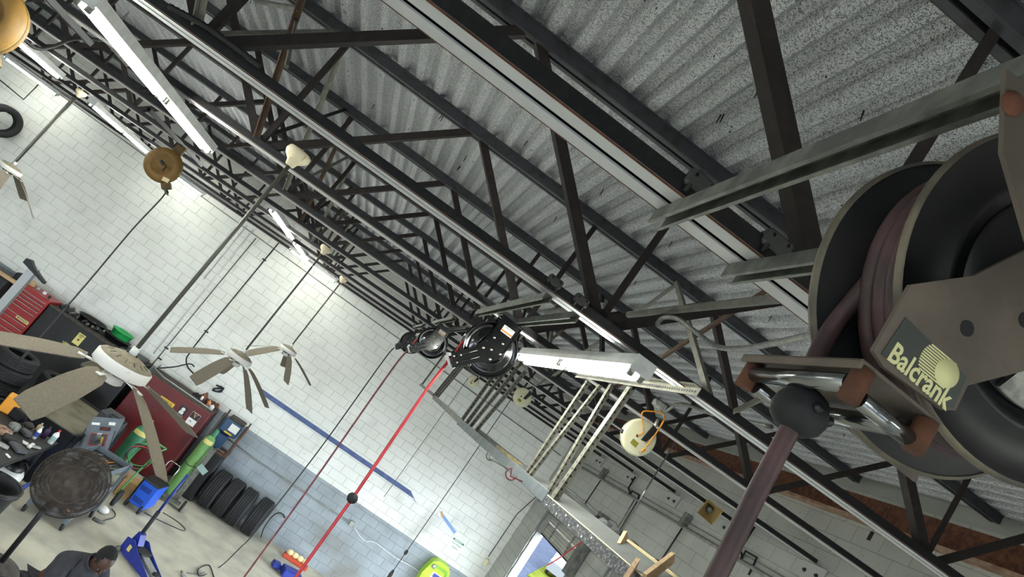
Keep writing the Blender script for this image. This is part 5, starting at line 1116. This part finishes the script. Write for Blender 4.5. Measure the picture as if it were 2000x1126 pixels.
v = onb(6, 838); one('brake_disc', MB().lathe([(.05, 0), (.13, 0), (.13, .03), (.06, .03), (.06, .06), (.03, .06), (.03, 0), (.05, 0)], 28, Matrix.Translation(v) @ Matrix.Rotation(.1, 4, 'X')), 'rust_pale', 'rusty brake disc on the left of the bench', 'brake disc')
v = onb(25, 836); one('alternator', MB().lathe([(0, 0), (.06, 0), (.075, .02), (.075, .09), (.05, .11), (.02, .12), (0, .12)], 18, Matrix.Translation(v + Vector((0, 0, .0)))), 'galv_dirty', 'grey alternator on the bench', 'alternator')
# white drum under the bench
wt = thing('extractor_tank', 'white ribbed tank with a black cap beside the bench', 'tank', (-2.86, 10.85, 0)); 
MB().lathe([(0, 0), (.17, 0), (.19, .03), (.19, .10), (.183, .115), (.19, .13), (.19, .24), (.183, .255), (.19, .27), (.19, .42), (.16, .47), (.10, .48)], 28).build('tank', 'white_plastic', wt, local=True); MB().lathe([(.14, .47), (.14, .53), (.10, .56), (.05, .60), (0, .60)], 20).build('cap', 'black_plastic', wt, local=True)
MB().path([(.05, -.05, .58), (.12, -.1, .66), (.2, -.1, .6)], .012, 8).build('hose_stub', 'black_rubber', wt, local=True)
bn = thing('waste_bin', 'dark round waste bin cut off at the left edge', 'bin', (-2.58, 9.62, 0))
MB().lathe([(0, .02), (.22, .02), (.24, 0), (.30, .66), (.33, .67), (.33, .72), (.295, .72), (.28, .66), (.22, .04), (0, .04)], 32).build('bin_body', mat('bin_grey', '202225', .6), bn, local=True); MB().lathe([(.32, .70), (.338, .71), (.338, .735), (.30, .735), (.30, .70)], 32).build('rim', 'black_plastic', bn, local=True)
v = atZ(32, 995, .0); one('spray_gun', MB().path([(v.x - .2, v.y - .1, .05), (v.x - .15, v.y, .22), (v.x - .10, v.y + .1, .38)], [.05, .045, .02], 10), 'navy', 'blue and white grease gun leaning on the floor by the bin', 'grease gun')
# grey tool cart with raised lid
tc_ = thing('tool_cart', 'grey tool cart with a raised sticker-covered lid', 'tool cart', (-2.05, 11.9, 0))
ca, cb_, cc_, ce_ = Vector((-2.35, 10.98, 0)), Vector((-1.92, 10.98, 0)), Vector((-1.62, 12.35, 0)), Vector((-2.30, 12.45, 0))
cor = [(-2.42, 11.0), (-1.86, 11.1), (-1.78, 12.0), (-2.36, 12.0)]
def slab(z, h, nm, mm):
    V = [(x, y, z) for x, y in cor] + [(x, y, z + h) for x, y in cor]
    return MB().add(V, [(3, 2, 1, 0), (4, 5, 6, 7)] + [(i, (i + 1) % 4, 4 + (i + 1) % 4, 4 + i) for i in range(4)]).build(nm, mm, tc_)
slab(.14, .03, 'lower_tray', 'cart_grey'); slab(.48, .02, 'middle_tray', 'black_plastic'); slab(.88, .02, 'top_tray', 'black_plastic')
for k in range(4):
    a, b = cor[k], cor[(k + 1) % 4]
    for z, h in ((.20, .10), (.53, .10), (.93, .11)): MB().bar((*a, z), (*b, z), rect(.008, h)).build('tray_side', 'cart_grey', tc_)
for x, y in cor:
    MB().box((x, y, .55), (.05, .05, .88)).build('corner_post', 'cart_grey', tc_)
    MB().lathe([(0, -.015), (.055, -.018), (.06, 0), (.055, .018), (0, .015)], 16, Matrix.Translation((x, y, .06)) @ Matrix.Rotation(1.4, 4, 'Y')).build('caster', 'black_rubber', tc_)
    MB().tube((x, y, .06), (x, y, .14), .018, 8).build('caster_fork', 'galv_dirty', tc_)
lq = [atY(184, 813, 12.25), atY(243, 818, 12.25), atY(205, 884, 12.05), atY(138, 880, 12.05)]
ld = MB(); nn = (lq[1] - lq[0]).cross(lq[3] - lq[0]).normalized(); ld.add([tuple(p) for p in lq] + [tuple(p + nn * .03) for p in lq], [(0, 1, 2, 3), (7, 6, 5, 4)] + [(i, 4 + i, 4 + (i + 1) % 4, (i + 1) % 4) for i in range(4)]); lid = ld.build('lid', 'cart_grey', tc_)
u_ = (lq[1] - lq[0]).normalized(); w_ = (lq[0] - lq[3]).normalized(); fr = nn if nn.y < 0 else -nn; base_ = (lq[0] + lq[2]) / 2 + (fr * .003 if nn.y < 0 else fr * .003)
if nn.y < 0: base_ = base_ + nn * .03
w_ = (w_ - u_ * w_.dot(u_)).normalized()
def onlid(a, b, e=.002): return base_ + u_ * a + w_ * b + fr * e
RL = Matrix((u_, w_, u_.cross(w_))).transposed()
for a, b, s1, s2, mm, nm in ((-.10, .17, .12, .04, 'sign_white', 'sticker'), (.14, .19, .10, .05, 'sign_white', 'sticker'), (.06, .10, .16, .06, 'black_plastic', 'sticker'), (.06, .10, .10, .03, 'hose_red', 'sticker'), (0, -.08, .26, .20, 'hose_red', 'sticker_border'), (0, -.08, .24, .18, 'grey_cast', 'sticker'), (0.0, -.05, .07, .14, 'sign_white', 'sticker'), (.06, -.10, .03, .13, 'yellow_label', 'sticker'), (.09, -.12, .02, .1, 'hose_red', 'sticker')):
    MB().box(onlid(a, b, .002 + (.003 if nm == 'sticker' else 0)), (s1, s2, .002), RL).build(nm, mm, lid)
for a in (-.22, .22): MB().path([onlid(a, .08, .02), onlid(a, -.2, .06)], .006, 6).build('gas_strut', 'black_plastic', tc_)
for k, (x, y, z, r_, mm, lab) in enumerate(((-2.0, 11.25, .52, .07, 'hose_red', 'red power drill lying in the grey cart'), (-2.15, 11.35, .52, .06, 'truck_green', 'green cordless tool lying in the grey cart'), (-2.1, 11.2, .17, .07, 'cord_orange', 'orange tool case in the lower tray of the cart'), (-2.2, 11.5, .17, .06, 'navy', 'blue tool case in the lower tray of the cart'))):
    o_ = one('power_tool', MB().path([(x, y, z + .04), (x + .12, y + .02, z + .05), (x + .16, y + .02, z + .04)], [r_ * .6, r_ * .8, r_ * .5], 9).box((x + .03, y, z + .03), (.05, .05, .06), bev=.01), mm, lab, 'power tool')
for k in range(6): one('hand_tool', MB().path([(-2.3 + .07 * k, 11.7 + rnd.uniform(-.2, .2), .915), (-2.2 + .07 * k, 11.8 + rnd.uniform(-.1, .1), .918)], [.012, .008], 7), rnd.choice(['chrome', 'cord_orange', 'galv']), 'hand tool in the top tray of the grey cart, %s from the left' % nth[k], 'tool')
# drum fan on a pole
fy = 9.2; fc = Vector((-1.78, fy, 1.335)); df = thing('drum_fan', 'big dusty pedestal fan with a domed brown cage', 'fan', (-1.86, 9.32, 0))
fx = (CAM - fc); fx = Vector((fx.x + .15, fx.y, fx.z - 1.2)).normalized(); RF = frame(fx).to_4x4(); MF = Matrix.Translation(fc) @ RF; FRr = .415
mat('fan_cage', '352d27', .7, .2, col2='4a3f36', scale=14); mat('fan_blade', '3d3631', .5, .3)
for h, rr in ((0, FRr), (.12, FRr * .82), (.163, FRr * .52), (.175, .10), (-.03, FRr), (-.10, FRr * .9), (-.15, FRr * .5)):
    MB().path([MF @ Vector((rr * math.cos(2 * math.pi * k / 40), rr * math.sin(2 * math.pi * k / 40), h)) for k in range(40)], .006, 6, closed=True).build('cage_ring', 'fan_cage', df)
for s_ in (1, -1):
    m = MB()
    for k in range(190):
        a = 2 * math.pi * k / 190; ca_, sa_ = math.cos(a), math.sin(a)
        pr_ = [(.07, .176), (.25 * FRr / .4, .160), (.33 * FRr / .4, .12), (FRr * .97, .05), (FRr, 0)] if s_ > 0 else [(.07, -.15), (.28, -.14), (FRr * .95, -.06), (FRr, -.02)]
        m.path([MF @ Vector((r_ * ca_, r_ * sa_, h)) for r_, h in pr_], (.0032 if s_ > 0 else .003), 4, cap=False)
    m.build('cage_wires', 'fan_cage', df, kind='stuff')
MB().lathe([(0, .185), (.075, .185), (.08, .178), (.08, .165), (0, .165)], 24, MF).build('badge', 'fan_cage', df)
MB().lathe([(0, -.02), (.09, -.02), (.10, -.06), (.10, -.22), (.06, -.25), (0, -.25)], 24, MF).build('motor', 'fan_cage', df)
for k in range(3):
    a0 = k * 2.094 + .4; V = []
    for i in range(6):
        u = i / 5; rr = .07 + u * (FRr * .90 - .07); hw = .35 + .45 * u
        for s_ in (-1, 1): V.append((rr * math.cos(a0 + s_ * hw), rr * math.sin(a0 + s_ * hw), .045 * s_ + .03))
    MB().add(V, [(2 * i, 2 * i + 1, 2 * i + 3, 2 * i + 2) for i in range(5)], 0, MF, True).build('fan_blade', 'fan_blade', df)
MB().tube(fc + Vector((-.08, .12, 0)), (-1.86, 9.32, .10), .034, 14).build('pole', 'black_steel', df)
MB().lathe([(0, 0), (.32, 0), (.34, .03), (.30, .09), (.16, .13), (.05, .15), (0, .15)], 32, Matrix.Translation((-1.90, 9.30, 0))).build('base', 'lid_dirty', df)
for k, a in enumerate((-.3, .55)):
    c = Vector((-1.90 + .36 * math.cos(a), 9.30 + .36 * math.sin(a), .06)); MB().ball(c, .07, 10, sc=(1.5, .6, .8), R=Matrix.Rotation(a, 3, 'Z')).build('base_foot', 'black_plastic', df)
tyre('dark tyre lying at the very bottom left corner', Matrix.Translation((-1.46, 8.62, .14)), tm)
# ================================================================ MECHANIC
mat('skin', '3a2319', .55, col2='452b20', scale=20); mat('hair', '0c0b0b', .9, bump=.6, bscale=300); mat('shirt', '25252b', .85, col2='2f2f36', scale=14); mat('trousers', '1d1e24', .85); mat('shoe', '141414', .6); mat('eye_white', '5a4a42', .3)
def skinned(name, nodes, edges, mname, parent, root=0, sub=2, smooth=True):
    me = bpy.data.meshes.new(name); me.from_pydata([n[:3] for n in nodes], edges, []); o = bpy.data.objects.new(name, me); COL.objects.link(o)
    sk = o.modifiers.new('skin', 'SKIN'); sk.use_smooth_shade = True
    for i, n in enumerate(nodes):
        sv = me.skin_vertices[0].data[i]; r = n[3]; sv.radius = (r, r) if not isinstance(r, tuple) else r; sv.use_root = (i == root)
    ss = o.modifiers.new('sub', 'SUBSURF'); ss.levels = sub; ss.render_levels = sub
    bpy.context.view_layer.update(); ev = bpy.data.meshes.new_from_object(o.evaluated_get(bpy.context.evaluated_depsgraph_get()))
    bpy.data.objects.remove(o); ev.materials.clear(); ev.materials.append(MATS[mname]); ev.name = name
    return ev
P0 = Vector((-1.03, 7.95, 0)); mn = thing('person', 'mechanic in a dark grey shirt bending forward, looking down', 'person', P0)
def W_(x, y, z): return (x, y, z)
# local axes: +x forward (lean direction), +y left side, z up; turned a little towards the camera
RM = Matrix.Rotation(-.85, 3, 'Z')
nodes = [(-.10, 0, .90, .14), (.02, 0, 1.06, .125), (.16, 0, 1.22, .13), (.28, 0, 1.32, .09), (.35, 0, 1.385, .068), (.38, 0, 1.43, .075),
         (.22, .19, 1.27, .060), (.36, .26, 1.03, .048), (.52, .16, .86, .038), (.22, -.19, 1.27, .060), (.36, -.26, 1.03, .048), (.52, -.16, .86, .038),
         (-.10, .10, .84, .105), (.06, .13, .48, .068), (-.08, .13, .09, .048), (.06, .14, .05, .045), (.12, .14, .045, .04), (-.10, -.10, .84, .105), (-.02, -.13, .46, .068), (-.22, -.13, .09, .048), (-.08, -.14, .05, .045), (-.02, -.14, .045, .04)]
edges = [(0, 1), (1, 2), (2, 3), (3, 4), (4, 5), (2, 6), (6, 7), (7, 8), (2, 9), (9, 10), (10, 11), (0, 12), (12, 13), (13, 14), (14, 15), (15, 16), (0, 17), (17, 18), (18, 19), (19, 20), (20, 21)]
for s_, w_i in ((1, 8), (-1, 11)):
    wx, wy, wz = nodes[w_i][:3]; k0 = len(nodes); nodes.append((wx + .05, wy - .02 * s_, wz - .05, .034)); edges.append((w_i, k0))
    for f_, (dy, ln) in enumerate(((-.030, .075), (-.010, .085), (.010, .08), (.030, .065))):
        a = len(nodes); nodes += [(wx + .075, wy + dy - .02 * s_, wz - .08, .0095), (wx + .085 + ln * .3, wy + dy - .02 * s_, wz - .085 - ln * .5, .009), (wx + .08 + ln * .2, wy + dy - .02 * s_, wz - .085 - ln, .008)]; edges += [(k0, a), (a, a + 1), (a + 1, a + 2)]
    a = len(nodes); nodes += [(wx + .05, wy - .065 * s_, wz - .06, .010), (wx + .08, wy - .075 * s_, wz - .10, .009)]; edges += [(k0, a), (a, a + 1)]
body = skinned('body', nodes, edges, 'skin', mn)
# head joined into the body mesh
hm = MB(); Mh_ = Matrix.Translation((.415, 0, 1.47)) @ Matrix.Rotation(.62, 4, 'Y') @ Matrix.Scale(1.1, 4)
pr_ = [(.0, -.125), (.035, -.122), (.055, -.10), (.066, -.06), (.074, -.01), (.078, .03), (.076, .065), (.062, .10), (.035, .122), (0, .13)]
hm.lathe(pr_, 24, Mh_ @ Matrix.Diagonal((1.22, .98, 1, 1)))
hm.path([Mh_ @ Vector((.088, 0, .015)), Mh_ @ Vector((.108, 0, -.025)), Mh_ @ Vector((.085, 0, -.035))], [.008, .016, .008], 8)
for s_ in (-1, 1): hm.ball(Mh_ @ Vector((.0, .078 * s_, -.005)), .03, 10, sc=(.6, .3, 1), R=Mh_.to_3x3())
hm.path([Mh_ @ Vector((.078, -.025, -.068)), Mh_ @ Vector((.090, 0, -.070)), Mh_ @ Vector((.078, .025, -.068))], .008, 6)
nv = [tuple(v.co) for v in body.vertices]; nf = [tuple(p.vertices) for p in body.polygons]
full = MB(); full.add(nv, nf, 0, None, True); full.add([tuple(v) for v in hm.v], hm.f, 0, None, True)
RM4 = RM.to_4x4()
full.v = [RM4 @ v for v in full.v]; full.build('body', 'skin', mn, local=True)
hr = MB().lathe([(.074, -.02), (.084, .01), (.085, .04), (.080, .075), (.064, .11), (.035, .132), (0, .139)], 26, RM4 @ Mh_ @ Matrix.Translation((-.012, 0, 0)) @ Matrix.Rotation(-.22, 4, 'Y') @ Matrix.Diagonal((1.2, 1.0, 1, 1))); hr.build('hair', 'hair', mn, local=True)
for s_ in (-1, 1): MB().ball(RM4 @ Mh_ @ Vector((.083, .032 * s_, .0)), .011, 8).build('eye', 'eye_white', mn, local=True)
sn = [(-.12, 0, .84, .165), (.01, 0, 1.04, .165), (.15, 0, 1.21, .20), (.27, 0, 1.31, .16), (.33, 0, 1.37, .10), (.22, .20, 1.27, .10), (.33, .27, 1.10, .078), (.36, .275, 1.02, .075), (.22, -.20, 1.27, .10), (.33, -.27, 1.10, .078), (.36, -.275, 1.02, .075)]
sh = skinned('shirt', sn, [(0, 1), (1, 2), (2, 3), (3, 4), (2, 5), (5, 6), (6, 7), (2, 8), (8, 9), (9, 10)], 'shirt', mn); sh.transform(RM4); o_ = inst('shirt', sh, mn)
tn = [(-.11, 0, .90, .165), (-.10, .10, .82, .125), (.06, .13, .48, .088), (-.08, .13, .10, .07), (-.10, -.10, .82, .125), (-.02, -.13, .46, .088), (-.22, -.13, .10, .07)]
tr_ = skinned('trousers', tn, [(0, 1), (1, 2), (2, 3), (0, 4), (4, 5), (5, 6)], 'trousers', mn); tr_.transform(RM4); inst('trousers', tr_, mn)
for x, y in ((-.02, .135), (-.16, -.135)): MB().box(RM @ Vector((x + .02, y, .05)), (.28, .105, .10), RM, bev=.04).build('shoe', 'shoe', mn, local=True)
MB().lathe([(.088, -.01), (.10, .02), (.095, .045), (.085, .04)], 18, RM4 @ Matrix.Translation((.32, 0, 1.375)) @ Matrix.Rotation(.7, 4, 'Y')).build('collar', 'shirt', mn, local=True)
